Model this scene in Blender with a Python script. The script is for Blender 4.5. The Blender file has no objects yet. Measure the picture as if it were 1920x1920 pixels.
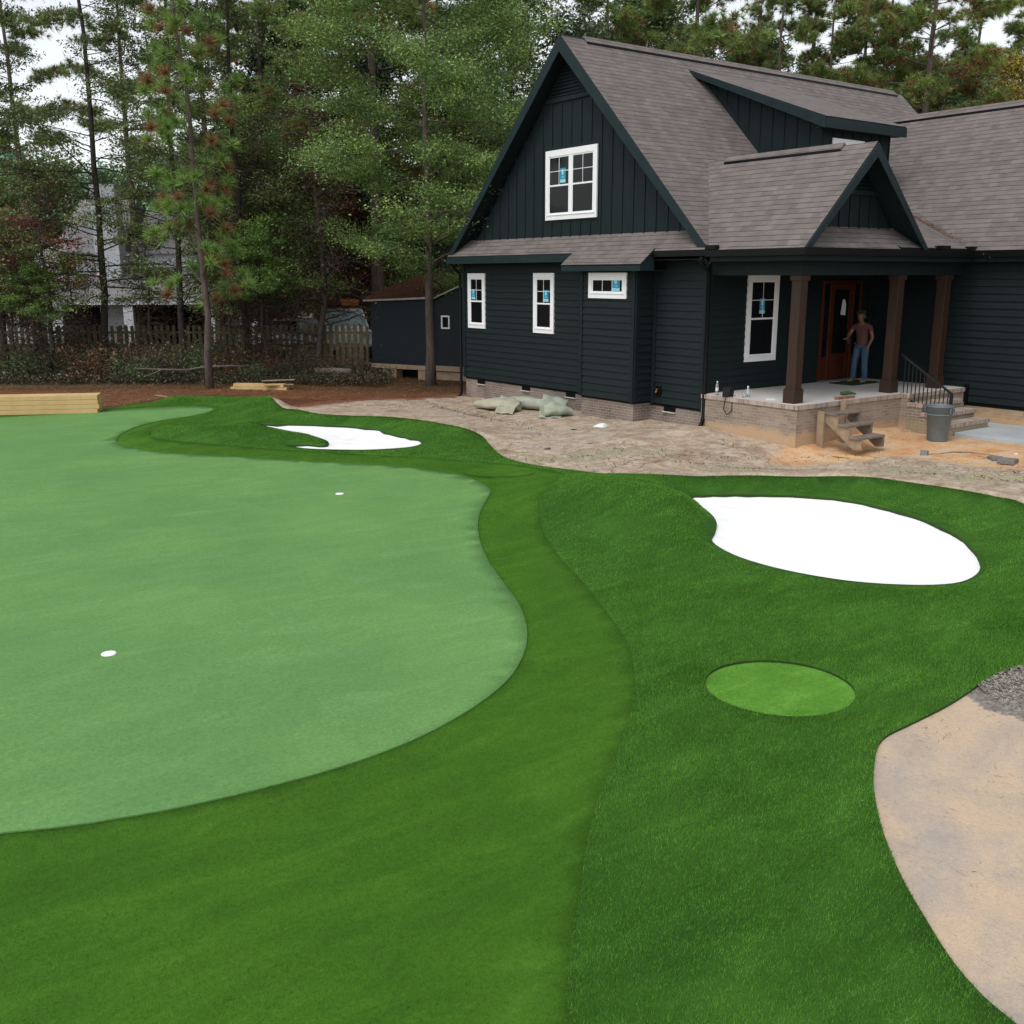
import bpy, math, random
import numpy as np
from mathutils import Vector, Matrix
from mathutils.geometry import delaunay_2d_cdt
PI = math.pi
sc = bpy.context.scene
col = sc.collection
rng = np.random.default_rng(7)
random.seed(7)

# ------------------------------------------------------------------ camera
FPX, PITCH, ROLL, YAW = 1888.0, math.radians(13.25), math.radians(0.11), math.radians(36.3)
CAM = np.array([-17.86, -16.59, 3.65])
cd = bpy.data.cameras.new("camera"); cam = bpy.data.objects.new("camera", cd); col.objects.link(cam)
cd.sensor_width = 36; cd.lens = 36 * FPX / 1920; cd.clip_end = 3000; cd.clip_start = 0.05
cam.matrix_world = Matrix.Translation(CAM) @ Matrix.Rotation(-YAW, 4, 'Z') @ Matrix.Rotation(PI/2 - PITCH, 4, 'X') @ Matrix.Rotation(-ROLL, 4, 'Z')
sc.camera = cam

# ------------------------------------------------------------------ world, sun, exposure (overcast, light rain)
SUN_EL, SUN_AZ = math.radians(58), math.radians(253)
w = bpy.data.worlds.new("World"); sc.world = w; w.use_nodes = True
nt = w.node_tree; nt.nodes.clear()
sky = nt.nodes.new("ShaderNodeTexSky"); sky.sky_type = 'NISHITA'; sky.sun_disc = False
sky.sun_elevation = SUN_EL; sky.sun_rotation = SUN_AZ; sky.air_density = 1.0; sky.dust_density = 1.5; sky.ozone_density = 1.0
hs = nt.nodes.new("ShaderNodeHueSaturation"); hs.inputs['Saturation'].default_value = 0.22
bg = nt.nodes.new("ShaderNodeBackground"); bg.inputs['Strength'].default_value = 0.15
wo = nt.nodes.new("ShaderNodeOutputWorld")
nt.links.new(sky.outputs[0], hs.inputs['Color']); nt.links.new(hs.outputs[0], bg.inputs[0]); nt.links.new(bg.outputs[0], wo.inputs[0])
sd = bpy.data.lights.new("sun", 'SUN'); sun = bpy.data.objects.new("sun", sd); col.objects.link(sun)
sd.energy = 0.9; sd.angle = math.radians(28); sd.color = (1, 0.97, 0.93)
sun.rotation_euler = (PI/2 - SUN_EL, 0, PI - SUN_AZ)
sc.view_settings.view_transform = 'Standard'; sc.view_settings.look = 'None'
sc.view_settings.exposure = 0.55; sc.view_settings.gamma = 1; sc.view_settings.use_curve_mapping = False

# ------------------------------------------------------------------ survey helpers: where things stand, measured from the viewpoint
RV = np.array([math.cos(YAW), -math.sin(YAW)]); FV = np.array([math.sin(YAW), math.cos(YAW)])
def rf(r, f):
    return CAM[:2] + r*RV + f*FV
def sight(x, y):
    a = (x-960)/FPX; b = -(y-960)/FPX
    c, s = math.cos(ROLL), math.sin(ROLL)
    a, b = a*c - b*s, a*s + b*c
    f = math.cos(PITCH) + b*math.sin(PITCH); z = -math.sin(PITCH) + b*math.cos(PITCH)
    return a, f, z                       # right, forward, up
def at(x, y, z=0.0):
    a, f, u = sight(x, y); t = (z - CAM[2])/u
    return rf(a*t, f*t)
def away(x, dist):                        # point on the ground plan at a forward distance
    a, f, u = sight(x, 700); return rf(a/f*dist, dist)

# ------------------------------------------------------------------ tags
def tag(o, label=None, cat=None, group=None, kind=None):
    if label: o['label'] = label
    if cat: o['category'] = cat
    if group: o['group'] = group
    if kind: o['kind'] = kind
    return o
def empty(name, loc, rz=0, label=None, cat=None, group=None):
    o = bpy.data.objects.new(name, None); o.empty_display_size = .2; col.objects.link(o)
    o.location = (loc[0], loc[1], loc[2] if len(loc) > 2 else 0); o.rotation_euler = (0, 0, rz)
    return tag(o, label, cat, group)
def copy_tree(o, parent=None):
    c = o.copy(); col.objects.link(c); c.parent = parent
    for ch in list(o.children): copy_tree(ch, c)
    return c

# ------------------------------------------------------------------ mesh builder
class MB:
    def __init__(s): s.v = []; s.f = []; s.m = []; s.cur = 0
    def add(s, vs, fs, mi=None):
        b = len(s.v); s.v += [tuple(map(float, p)) for p in vs]
        for f in fs: s.f.append(tuple(b+i for i in f)); s.m.append(s.cur if mi is None else mi)
    def box(s, x0, x1, y0, y1, z0, z1, mi=None):
        s.hexa([(x0,y0,z0),(x1,y0,z0),(x1,y1,z0),(x0,y1,z0),(x0,y0,z1),(x1,y0,z1),(x1,y1,z1),(x0,y1,z1)], mi)
    def hexa(s, p, mi=None):
        s.add(p, [(0,3,2,1),(4,5,6,7),(0,1,5,4),(1,2,6,5),(2,3,7,6),(3,0,4,7)], mi)
    def obox(s, c, ax, ay, az, mi=None):      # centre, half vectors
        c, ax, ay, az = map(np.array, (c, ax, ay, az))
        s.hexa([c-ax-ay-az, c+ax-ay-az, c+ax+ay-az, c-ax+ay-az, c-ax-ay+az, c+ax-ay+az, c+ax+ay+az, c-ax+ay+az], mi)
    def bar(s, a, b, w, h, up=(0,0,1), mi=None):
        a, b = np.array(a, float), np.array(b, float); d = b-a; L = np.linalg.norm(d); d /= L
        side = np.cross(d, up); side /= np.linalg.norm(side); u2 = np.cross(side, d)
        s.obox((a+b)/2, d*L/2, side*w/2, u2*h/2, mi)
    def prism(s, poly, off, mi=None):          # planar polygon and extrusion vector
        n = len(poly); P = [np.array(p, float) for p in poly]; o = np.array(off, float)
        s.add(P + [p+o for p in P], [tuple(range(n))[::-1], tuple(range(n, 2*n))] + [(i, (i+1) % n, n+(i+1) % n, n+i) for i in range(n)], mi)
    def tube(s, pts, rad, n=7, cap=True, mi=None):
        pts = [np.array(p, float) for p in pts]
        if not hasattr(rad, '__len__'): rad = [rad]*len(pts)
        vs = []; fs = []; ref = None
        for i, p in enumerate(pts):
            d = pts[min(i+1, len(pts)-1)] - pts[max(i-1, 0)]; d = d/(np.linalg.norm(d)+1e-9)
            if ref is None:
                ref = np.cross(d, (0, 0, 1) if abs(d[2]) < .9 else (1, 0, 0))
            a = ref - d*np.dot(ref, d); a /= (np.linalg.norm(a)+1e-9); ref = a; b = np.cross(d, a)
            for k in range(n):
                t = 2*PI*k/n; vs.append(p + rad[i]*(math.cos(t)*a + math.sin(t)*b))
        for i in range(len(pts)-1):
            for k in range(n):
                fs.append((i*n+k, i*n+(k+1) % n, (i+1)*n+(k+1) % n, (i+1)*n+k))
        if cap: fs += [tuple(range(n))[::-1], tuple(range((len(pts)-1)*n, len(pts)*n))]
        s.add(vs, fs, mi)
    def lathe(s, prof, n=24, c=(0,0,0), mi=None):
        vs = [(c[0]+r*math.cos(2*PI*k/n), c[1]+r*math.sin(2*PI*k/n), c[2]+z) for r, z in prof for k in range(n)]
        fs = [(i*n+k, i*n+(k+1) % n, (i+1)*n+(k+1) % n, (i+1)*n+k) for i in range(len(prof)-1) for k in range(n)]
        s.add(vs, fs, mi)
    def build(s, name, mats, parent=None, smooth=False, uv=False, bevel=0):
        me = bpy.data.meshes.new(name); me.from_pydata(s.v, [], s.f)
        if not isinstance(mats, (list, tuple)): mats = [mats]
        for m in mats: me.materials.append(m)
        if any(s.m): me.polygons.foreach_set('material_index', s.m)
        me.validate(); 
        import bmesh
        bm = bmesh.new(); bm.from_mesh(me); bmesh.ops.recalc_face_normals(bm, faces=bm.faces); bm.to_mesh(me); bm.free()
        if uv: uvmap(me)
        if smooth: me.polygons.foreach_set('use_smooth', [True]*len(me.polygons))
        me.update()
        o = bpy.data.objects.new(name, me); col.objects.link(o)
        if parent is not None: o.parent = parent
        if bevel:
            b = o.modifiers.new('bevel', 'BEVEL'); b.width = bevel; b.segments = 2; b.limit_method = 'ANGLE'
        return o
def uvmap(me):
    me.uv_layers.new(name='uv'); L = me.uv_layers[0].data
    for p in me.polygons:
        n = p.normal
        if abs(n.z) > .97: uu = Vector((1, 0, 0)); vv = Vector((0, 1, 0))
        else:
            uu = Vector((0, 0, 1)).cross(n).normalized(); vv = n.cross(uu).normalized()
            if vv.z < 0: vv = -vv
            if abs(uu.x) >= abs(uu.y): uu = uu if uu.x > 0 else -uu
            else: uu = uu if uu.y > 0 else -uu
        for li in p.loop_indices:
            co = me.vertices[me.loops[li].vertex_index].co; L[li].uv = (co.dot(uu), co.dot(vv))
def raw_mesh(name, V, k, mats, mi=None, parent=None, smooth=False):
    """V: (N*k,3) array, every k consecutive vertices form one face."""
    n = len(V)//k; me = bpy.data.meshes.new(name)
    me.vertices.add(len(V)); me.vertices.foreach_set('co', np.asarray(V, np.float32).ravel())
    me.loops.add(n*k); me.loops.foreach_set('vertex_index', np.arange(n*k, dtype=np.int32))
    me.polygons.add(n); me.polygons.foreach_set('loop_start', np.arange(0, n*k, k, dtype=np.int32))
    me.polygons.foreach_set('loop_total', np.full(n, k, np.int32))
    for m in (mats if isinstance(mats, (list, tuple)) else [mats]): me.materials.append(m)
    if mi is not None: me.polygons.foreach_set('material_index', np.asarray(mi, np.int32))
    me.update(calc_edges=True)
    o = bpy.data.objects.new(name, me); col.objects.link(o)
    if parent is not None: o.parent = parent
    return o

# ------------------------------------------------------------------ materials
def mat(name):
    m = bpy.data.materials.new(name); m.use_nodes = True; t = m.node_tree
    return m, t, t.nodes['Principled BSDF']
def N(t, kind, **kw):
    n = t.nodes.new('ShaderNode'+kind)
    for k, v in kw.items():
        if k in n.inputs: n.inputs[k].default_value = v
        else: setattr(n, k, v)
    return n
def ramp(t, fac, stops, interp='LINEAR'):
    r = t.nodes.new('ShaderNodeValToRGB'); r.color_ramp.interpolation = interp
    e = r.color_ramp.elements
    while len(e) < len(stops): e.new(.5)
    for i, (p, c) in enumerate(stops):
        e[i].position = p; e[i].color = (*c, 1) if len(c) == 3 else c
    t.links.new(fac, r.inputs[0]); return r.outputs[0]
def mixc(t, fac, a, b, mode='MIX'):
    n = t.nodes.new('ShaderNodeMix'); n.data_type = 'RGBA'; n.blend_type = mode
    for sock, val in ((0, fac), (6, a), (7, b)):
        if isinstance(val, (int, float)): n.inputs[sock].default_value = val
        elif isinstance(val, tuple): n.inputs[sock].default_value = (*val, 1)
        else: t.links.new(val, n.inputs[sock])
    return n.outputs[2]
def obj_co(t, scale=(1,1,1), kind='Object'):
    c = t.nodes.new('ShaderNodeTexCoord'); m = t.nodes.new('ShaderNodeMapping'); m.inputs['Scale'].default_value = scale
    t.links.new(c.outputs[kind], m.inputs[0]); return m.outputs[0]
def noise(t, co, scale, detail=3, rough=.55, dist=0):
    n = N(t, 'TexNoise', Scale=scale, Detail=detail, Roughness=rough, Distortion=dist); t.links.new(co, n.inputs['Vector']); return n.outputs[0]
def bump(t, b, h, strength=.3, dist=.01, prev=None):
    n = N(t, 'Bump', Strength=strength, Distance=dist); t.links.new(h, n.inputs['Height'])
    if prev is not None: t.links.new(prev, n.inputs['Normal'])
    t.links.new(n.outputs[0], b.inputs['Normal']); return n.outputs[0]
def simple(name, c1, c2=None, scale=6, rough=.6, bs=.15, stretch=(1,1,1), metal=0, bd=.01, spec=.3):
    m, t, b = mat(name); co = obj_co(t, stretch)
    c2 = c2 or tuple(x*.7 for x in c1)
    f = noise(t, co, scale, 5, .6)
    t.links.new(ramp(t, f, [(.3, c1), (.7, c2)]), b.inputs['Base Color'])
    b.inputs['Roughness'].default_value = rough; b.inputs['Metallic'].default_value = metal
    b.inputs['Specular IOR Level'].default_value = spec
    if bs: bump(t, b, noise(t, co, scale*6, 4), bs, bd)
    return m
M = {}
M['siding'] = simple('painted_siding', (.0068,.0128,.0138), (.0100,.0178,.0188), 3.5, .6, .12, (.6,.6,6), spec=.2)
M['board'] = simple('painted_board', (.0065,.0130,.0148), (.0098,.0182,.0205), 2.5, .6, .15, (3,3,.4), spec=.2)
M['fascia'] = simple('painted_fascia', (.0095,.0205,.0235), (.013,.026,.029), 3, .55, .1, spec=.2)
M['gutter'] = simple('black_gutter', (.0035,.004,.0045), (.005,.0055,.006), 3, .4, 0, spec=.15)
M['white'] = simple('white_vinyl', (.84,.85,.86), (.78,.79,.8), 4, .35, 0, spec=.4)
M['concrete'] = simple('pale_concrete', (.58,.55,.51), (.47,.44,.41), 2.2, .85, .2)
M['walk'] = simple('walk_concrete', (.43,.46,.47), (.34,.36,.37), 1.8, .8, .2)
M['lumber'] = simple('new_lumber', (.62,.44,.21), (.5,.33,.14), 3, .7, .2, (1,1,1))
M['oldwood'] = simple('weathered_wood', (.23,.19,.155), (.13,.105,.09), 5, .85, .3, (1,1,1))
M['palewood'] = simple('pale_wood', (.36,.27,.18), (.24,.17,.11), 5, .85, .3)
M['stain'] = simple('stained_post', (.042,.017,.009), (.022,.009,.005), 4, .5, .3, (6,6,.5), spec=.4)
M['door'] = simple('mahogany', (.085,.016,.005), (.05,.01,.003), 4, .35, .15, (6,6,.6), spec=.5)
M['rail'] = simple('black_metal', (.008,.008,.009), (.012,.012,.013), 5, .4, 0, spec=.5)
M['bin'] = simple('grey_plastic', (.15,.185,.2), (.115,.145,.16), 4, .5, .05, spec=.4)
M['canvas'] = simple('sage_cloth', (.36,.39,.31), (.27,.3,.23), 5, .9, .25)
M['canvas2'] = simple('olive_cloth', (.33,.32,.23), (.4,.385,.29), 5, .9, .25)
M['fence'] = simple('weathered_fence', (.17,.145,.08), (.09,.078,.045), 5, .9, .3, (3,3,.6))
M['shed'] = simple('shed_paint', (.006,.0105,.015), (.009,.015,.02), 3, .6, .15, (4,4,.4))
M['straw_roof'] = simple('pine_straw_cover', (.115,.035,.015), (.04,.016,.009), 7, 1, .8, bd=.04)
M['nwall'] = simple('neighbour_wall', (.62,.65,.69), (.52,.54,.58), 1.5, .8, .1)
M['nroof'] = simple('neighbour_roof', (.2,.19,.19), (.26,.25,.25), 3, .9, .3)
M['bark'] = simple('bark', (.14,.115,.09), (.065,.052,.042), 9, .95, .7, (1,1,.35), bd=.03)
M['bark2'] = simple('pine_bark', (.15,.115,.1), (.065,.048,.042), 8, .95, .7, (1,1,.4), bd=.03)
M['darkbark'] = simple('dark_bark', (.055,.045,.038), (.025,.02,.018), 9, .95, .6, (1,1,.4), bd=.03)
M['twig'] = simple('grey_twig', (.1,.078,.066), (.05,.04,.034), 9, .95, 0)
M['deadwood'] = simple('dead_log', (.2,.165,.14), (.1,.08,.068), 7, .95, .4)
M['carpaint'] = simple('white_car_paint', (.75,.76,.78), (.7,.71,.73), 2, .2, 0, spec=.6)
M['skin'] = simple('skin', (.22,.105,.07), (.19,.088,.058), 12, .5, 0)
M['shirt'] = simple('rust_shirt', (.13,.055,.048), (.1,.042,.037), 9, .9, .2)
M['jeans'] = simple('blue_jeans', (.035,.07,.13), (.07,.12,.2), 7, .9, .2)
M['shoe'] = simple('grey_shoe', (.22,.2,.17), (.15,.135,.12), 12, .8, .1)
M['hair'] = simple('grey_brown_hair', (.06,.045,.035), (.1,.08,.065), 30, .8, .3)
M['black'] = simple('black_fabric', (.008,.008,.009), (.014,.014,.015), 8, .7, .1)
M['mat'] = simple('green_mat', (.014,.032,.008), (.022,.045,.012), 20, .95, .4)
M['glove'] = simple('green_glove', (.05,.13,.025), (.03,.08,.015), 20, .9, .3)
M['redbrick'] = simple('red_brick', (.3,.13,.08), (.22,.1,.07), 9, .9, .3)
M['tyre'] = simple('rubber', (.012,.012,.012), (.02,.02,.02), 8, .8, 0)
M['unlit'] = simple('unlit_black', (.003,.003,.003), (.005,.005,.005), 4, .9, 0)  # near-black colour standing in for unlit depth on solid faces
M['orange'] = simple('orange_gear', (.6,.2,.04), (.45,.14,.03), 4, .6, 0)
M['maroon'] = simple('maroon_gear', (.18,.03,.03), (.1,.02,.02), 4, .6, 0)
M['paper'] = simple('white_paper', (.75,.76,.77), (.65,.66,.67), 5, .8, 0)
M['brass'] = simple('brass', (.35,.24,.08), (.25,.17,.05), 5, .4, 0, metal=.8)
M['steel'] = simple('grey_metal', (.3,.31,.32), (.2,.2,.21), 5, .4, 0, metal=.7)
M['cupwhite'] = simple('cup_white', (.9,.9,.9), (.82,.82,.82), 5, .5, 0)
M['stone'] = simple('grey_stone', (.22,.21,.2), (.13,.125,.12), 8, .9, .5)
M['palestone'] = simple('pale_stone', (.46,.41,.36), (.27,.235,.2), 30, .9, .3)
M['subfloor'] = simple('turf_backing', (.02,.042,.01), (.03,.06,.014), 20, .95, 0)
M['straw'] = simple('pine_straw', (.2,.075,.035), (.1,.04,.022), 3, .95, 0)
def glass():
    m, t, b = mat('window_glass'); b.inputs['Base Color'].default_value = (.006,.007,.008,1); b.inputs['Roughness'].default_value = .06
    b.inputs['Specular IOR Level'].default_value = .22; return m
M['glass'] = glass()
def clear():
    m, t, b = mat('clear_plastic'); b.inputs['Base Color'].default_value = (.8,.85,.88,1); b.inputs['Transmission Weight'].default_value = .85
    b.inputs['Roughness'].default_value = .08; return m
M['clear'] = clear()
def sticker():
    m, t, b = mat('teal_sticker'); co = obj_co(t, kind='Generated')
    b.inputs['Base Color'].default_value = (.015,.26,.40,1); b.inputs['Roughness'].default_value = .5; return m
M['sticker'] = sticker(); M['sticker2'] = simple('sticker_pale', (.3,.62,.72), (.3,.62,.72), 3, .5, 0)

def brick_mat(name, c1, c2, mortar, dust=None, red=None):
    m, t, b = mat(name); co = obj_co(t, kind='UV')
    bt = N(t, 'TexBrick', Scale=1.0); bt.inputs['Color1'].default_value = (*c1, 1); bt.inputs['Color2'].default_value = (*c2, 1); bt.inputs['Mortar'].default_value = (*mortar, 1)
    bt.inputs['Mortar Size'].default_value = .0065; bt.inputs['Mortar Smooth'].default_value = .2; bt.inputs['Brick Width'].default_value = .203; bt.inputs['Row Height'].default_value = .0677; bt.inputs['Bias'].default_value = -.1
    t.links.new(co, bt.inputs['Vector'])
    c = bt.outputs['Color']
    oc = obj_co(t)
    c = mixc(t, ramp(t, noise(t, oc, 1.6, 5, .6), [(.35, (0,0,0)), (.75, (.5,.5,.5))]), c, tuple(x*1.25 for x in mortar))
    c = mixc(t, .35, c, ramp(t, noise(t, oc, 30, 3), [(.3, (.3,.3,.3)), (.7, (1,1,1))]), 'MULTIPLY')
    if dust:
        sp = N(t, 'SeparateXYZ'); t.links.new(oc, sp.inputs[0])
        nz = noise(t, oc, 2.2, 5, .6); ad = N(t, 'Math', operation='MULTIPLY_ADD'); t.links.new(nz, ad.inputs[0]); ad.inputs[1].default_value = -.45; t.links.new(sp.outputs[2], ad.inputs[2])
        c = mixc(t, ramp(t, ad.outputs[0], [(-.0, (.6,.6,.6)), (.12, (0,0,0))]), c, dust)
    t.links.new(c, b.inputs['Base Color']); b.inputs['Roughness'].default_value = .9; b.inputs['Specular IOR Level'].default_value = .2
    inv = N(t, 'Math', operation='SUBTRACT'); inv.inputs[0].default_value = 1; t.links.new(bt.outputs['Fac'], inv.inputs[1])
    n1 = bump(t, b, inv.outputs[0], .7, .008); bump(t, b, noise(t, oc, 60, 4), .3, .006, n1)
    return m
M['brick'] = brick_mat('taupe_brick', (.19,.145,.122), (.135,.1,.085), (.36,.31,.265))
M['brick2'] = brick_mat('dusty_brick', (.33,.26,.2), (.2,.155,.125), (.38,.32,.26), dust=(.56,.36,.2))
M['brick3'] = brick_mat('dark_step_brick', (.2,.165,.12), (.15,.125,.095), (.42,.38,.31), dust=(.4,.3,.19))
M['brick4'] = brick_mat('clay_stained_brick', (.46,.31,.18), (.3,.21,.14), (.48,.36,.24), dust=(.55,.35,.18))
def soldier_mat():
    m, t, b = mat('brick_cap'); co = obj_co(t, kind='UV')
    bt = N(t, 'TexBrick', Scale=1.0); bt.offset = 0; bt.inputs['Color1'].default_value = (.42,.33,.27,1); bt.inputs['Color2'].default_value = (.22,.165,.14,1); bt.inputs['Mortar'].default_value = (.42,.37,.32,1)
    bt.inputs['Mortar Size'].default_value = .006; bt.inputs['Brick Width'].default_value = .0677; bt.inputs['Row Height'].default_value = .5
    t.links.new(co, bt.inputs['Vector']); t.links.new(bt.outputs['Color'], b.inputs['Base Color']); b.inputs['Roughness'].default_value = .9
    bump(t, b, noise(t, obj_co(t), 50, 4), .3, .006); return m
M['cap'] = soldier_mat()
def shingle_mat(name, k=1.0):
    m, t, b = mat(name); co = obj_co(t, kind='UV')
    bt = N(t, 'TexBrick', Scale=1.0); bt.inputs['Color1'].default_value = (.176*k,.151*k,.142*k,1); bt.inputs['Color2'].default_value = (.132*k,.113*k,.105*k,1); bt.inputs['Mortar'].default_value = (.028*k,.023*k,.022*k,1)
    bt.offset = .37; bt.offset_frequency = 3; bt.squash = .7; bt.squash_frequency = 2
    bt.inputs['Mortar Size'].default_value = .0; bt.inputs['Brick Width'].default_value = .31; bt.inputs['Row Height'].default_value = .16
    # wobble of the courses
    nz = N(t, 'TexNoise', Scale=.8, Detail=2.0); t.links.new(co, nz.inputs['Vector'])
    vm = N(t, 'VectorMath', operation='MULTIPLY_ADD'); t.links.new(nz.outputs['Color'], vm.inputs[0]); vm.inputs[1].default_value = (.0,.02,0); t.links.new(co, vm.inputs[2])
    t.links.new(vm.outputs[0], bt.inputs['Vector'])
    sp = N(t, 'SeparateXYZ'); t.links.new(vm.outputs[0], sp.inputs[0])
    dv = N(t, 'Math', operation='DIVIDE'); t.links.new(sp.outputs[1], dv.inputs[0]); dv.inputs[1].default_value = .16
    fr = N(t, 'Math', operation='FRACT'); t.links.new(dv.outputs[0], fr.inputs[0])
    big = noise(t, obj_co(t), 9, 3, .6)
    c = mixc(t, .5, bt.outputs['Color'], ramp(t, noise(t, co, 2.5, 4, .6), [(.3, (.62,.62,.62)), (.7, (1.25,1.22,1.2))]), 'MULTIPLY')
    c = mixc(t, .35, c, ramp(t, noise(t, co, 180, 2), [(.35, (.4,.4,.4)), (.65, (1.5,1.5,1.5))]), 'MULTIPLY')
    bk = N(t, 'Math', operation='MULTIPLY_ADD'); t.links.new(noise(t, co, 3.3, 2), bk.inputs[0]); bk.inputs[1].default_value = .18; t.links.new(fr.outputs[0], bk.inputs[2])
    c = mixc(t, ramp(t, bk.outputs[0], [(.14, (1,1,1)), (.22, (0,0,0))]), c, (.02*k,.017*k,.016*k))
    t.links.new(c, b.inputs['Base Color']); b.inputs['Roughness'].default_value = .82; b.inputs['Specular IOR Level'].default_value = .3
    inv = N(t, 'Math', operation='SUBTRACT'); inv.inputs[0].default_value = 1; t.links.new(fr.outputs[0], inv.inputs[1])
    n1 = bump(t, b, inv.outputs[0], .6, .012); bump(t, b, noise(t, co, 160, 3), .35, .004, n1)
    return m
M['shingle'] = shingle_mat('brown_shingles')

def leaf_mat(name, c1, c2, c3=None, trans=.3, nscale=.7, rough=.42):
    m, t, b = mat(name); t.nodes.remove(b)
    c1, c2 = [tuple(min(.6, v*1.8)+(.013, .010, .015)[i] for i, v in enumerate(c)) for c in (c1, c2)]
    g = t.nodes.new('ShaderNodeNewGeometry')
    co = obj_co(t); f = noise(t, co, nscale, 3, .6)
    base = ramp(t, f, [(.36, c1), (.64, c2)])
    rnd = ramp(t, g.outputs['Random Per Island'], [(0, (.45,.45,.45)), (.8, (1.25,1.25,1.25)), (1, (2.0,2.0,2.2))])  # random tone; palest cool leaves put glossy sky highlights into the colour
    c = mixc(t, 1.0, base, rnd, 'MULTIPLY')
    if c3: c = mixc(t, ramp(t, g.outputs['Random Per Island'], [(.93, (0,0,0)), (.96, (1,1,1))]), c, c3)
    d = t.nodes.new('ShaderNodeBsdfPrincipled'); t.links.new(c, d.inputs['Base Color']); d.inputs['Roughness'].default_value = rough; d.inputs['Specular IOR Level'].default_value = .5
    tr = t.nodes.new('ShaderNodeBsdfTranslucent'); t.links.new(c, tr.inputs[0])
    mx = t.nodes.new('ShaderNodeMixShader'); mx.inputs[0].default_value = trans
    t.links.new(d.outputs[0], mx.inputs[1]); t.links.new(tr.outputs[0], mx.inputs[2]); t.links.new(mx.outputs[0], t.nodes['Material Output'].inputs[0])
    return m
M['leaf_oak'] = leaf_mat('oak_leaf', (.06,.12,.033), (.135,.20,.045), (.22,.21,.05), nscale=1.1)
M['leaf_dark'] = leaf_mat('dark_leaf', (.045,.085,.028), (.085,.125,.035), (.11,.09,.03), nscale=1.0)
M['leaf_mag'] = leaf_mat('glossy_leaf', (.018,.035,.014), (.035,.06,.022), None, .12, rough=.25)
M['leaf_cedar'] = leaf_mat('cedar_leaf', (.045,.08,.022), (.095,.115,.027), (.14,.11,.03), nscale=.9)
M['leaf_green'] = leaf_mat('bright_leaf', (.07,.13,.03), (.12,.19,.035), None, nscale=.8)
M['leaf_blue'] = leaf_mat('blue_green_leaf', (.06,.12,.06), (.09,.16,.08), None)
M['leaf_red'] = leaf_mat('red_leaf', (.3,.07,.06), (.2,.07,.05), (.3,.15,.08))
M['leaf_brown'] = leaf_mat('brown_leaf', (.12,.05,.018), (.07,.035,.016), (.26,.12,.03))
M['leaf_yellow'] = leaf_mat('yellow_leaf', (.22,.17,.03), (.17,.16,.035), None)
M['leaf_shrub'] = leaf_mat('shrub_leaf', (.022,.03,.011), (.05,.042,.017), (.14,.07,.035))
M['needle'] = leaf_mat('pine_needle', (.08,.155,.03), (.135,.21,.04), None, .25, 1.0)
M['needle2'] = leaf_mat('brown_needle', (.15,.065,.022), (.13,.08,.03), None, .25)
M['needle3'] = leaf_mat('far_pine_needle', (.07,.115,.025), (.13,.18,.035), None, .25, .6)

# ------------------------------------------------------------------ terrain height (metres, house frame)
def seg_d(P, a, b):
    a = np.array(a); b = np.array(b); ab = b-a
    t = np.clip(((P-a) @ ab)/(ab @ ab), 0, 1)
    return np.linalg.norm(P - (a + t[:, None]*ab), axis=1)
def poly_d(P, poly):
    d = np.full(len(P), 1e9)
    for i in range(len(poly)): d = np.minimum(d, seg_d(P, poly[i], poly[(i+1) % len(poly)]))
    return d
def inside(P, poly):
    x, y = P[:, 0], P[:, 1]; c = np.zeros(len(P), bool); n = len(poly)
    for i in range(n):
        x1, y1 = poly[i]; x2, y2 = poly[(i+1) % n]
        k = (y1 > y) != (y2 > y)
        with np.errstate(divide='ignore', invalid='ignore'):
            c ^= k & (x < (x2-x1)*(y-y1)/(y2-y1+1e-12) + x1)
    return c
def smooth_poly(pts, sub=4, closed=True):
    P = np.array(pts, float); n = len(P); out = []
    for i in range(n if closed else n-1):
        p0, p1, p2, p3 = (P[(i-1) % n], P[i], P[(i+1) % n], P[(i+2) % n]) if closed else (P[max(i-1, 0)], P[i], P[i+1], P[min(i+2, n-1)])
        for k in range(sub):
            t = k/sub; out.append(.5*((2*p1) + (-p0+p2)*t + (2*p0-5*p1+4*p2-p3)*t*t + (-p0+3*p1-3*p2+p3)*t**3))
    if not closed: out.append(P[-1])
    return np.array(out)
B1 = smooth_poly([at(x, y) for x, y in [(488,794),(520,794.5),(590,795),(650,798),(700,803),(730,812),(760,819),(785,824),(791,830),(775,836),(740,839.5),(680,842),(620,841),(570,838.5),(541,833),(575,832.5),(606,834),(617,830),(612,824),(592,817),(560,810),(528,803)]], 3)
B2 = smooth_poly([at(x, y) for x, y in [(1287,934),(1320,929.5),(1380,928),(1450,929),(1540,934),(1600,942),(1650,953),(1700,967),(1750,985),(1795,1008),(1825,1035),(1838,1060),(1830,1080),(1800,1094),(1750,1099),(1680,1098),(1600,1092),(1520,1080),(1450,1065),(1390,1047),(1350,1028),(1334,1013),(1340,998),(1344,984),(1338,970),(1320,954)]], 3)
MOUNDS = [  # two plan points (right, forward of the viewpoint), radius, height
    ((-8.0, 23.2), (-6.3, 23.0), .85, .24), ((-6.0, 22.9), (-4.6, 22.8), .5, .12),
    ((-6.2, 27.4), (-3.0, 26.4), 1.2, .34), ((-3.0, 26.4), (-.9, 23.8), 1.1, .36), ((-9.5, 28.9), (-6.5, 28.4), 1.3, .25),
    ((1.7, 15.9), (2.3, 15.0), 1.15, .40), ((1.3, 17.3), (2.2, 17.2), .8, .14), ((3.2, 18.25), (6.3, 18.0), .8, .40), ((6.3, 18.0), (9.3, 15.8), .85, .42), ((9.2, 14.5), (8.8, 12.3), .9, .3), ((2.6, 13.2), (5.2, 12.3), .7, .10)]
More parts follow.
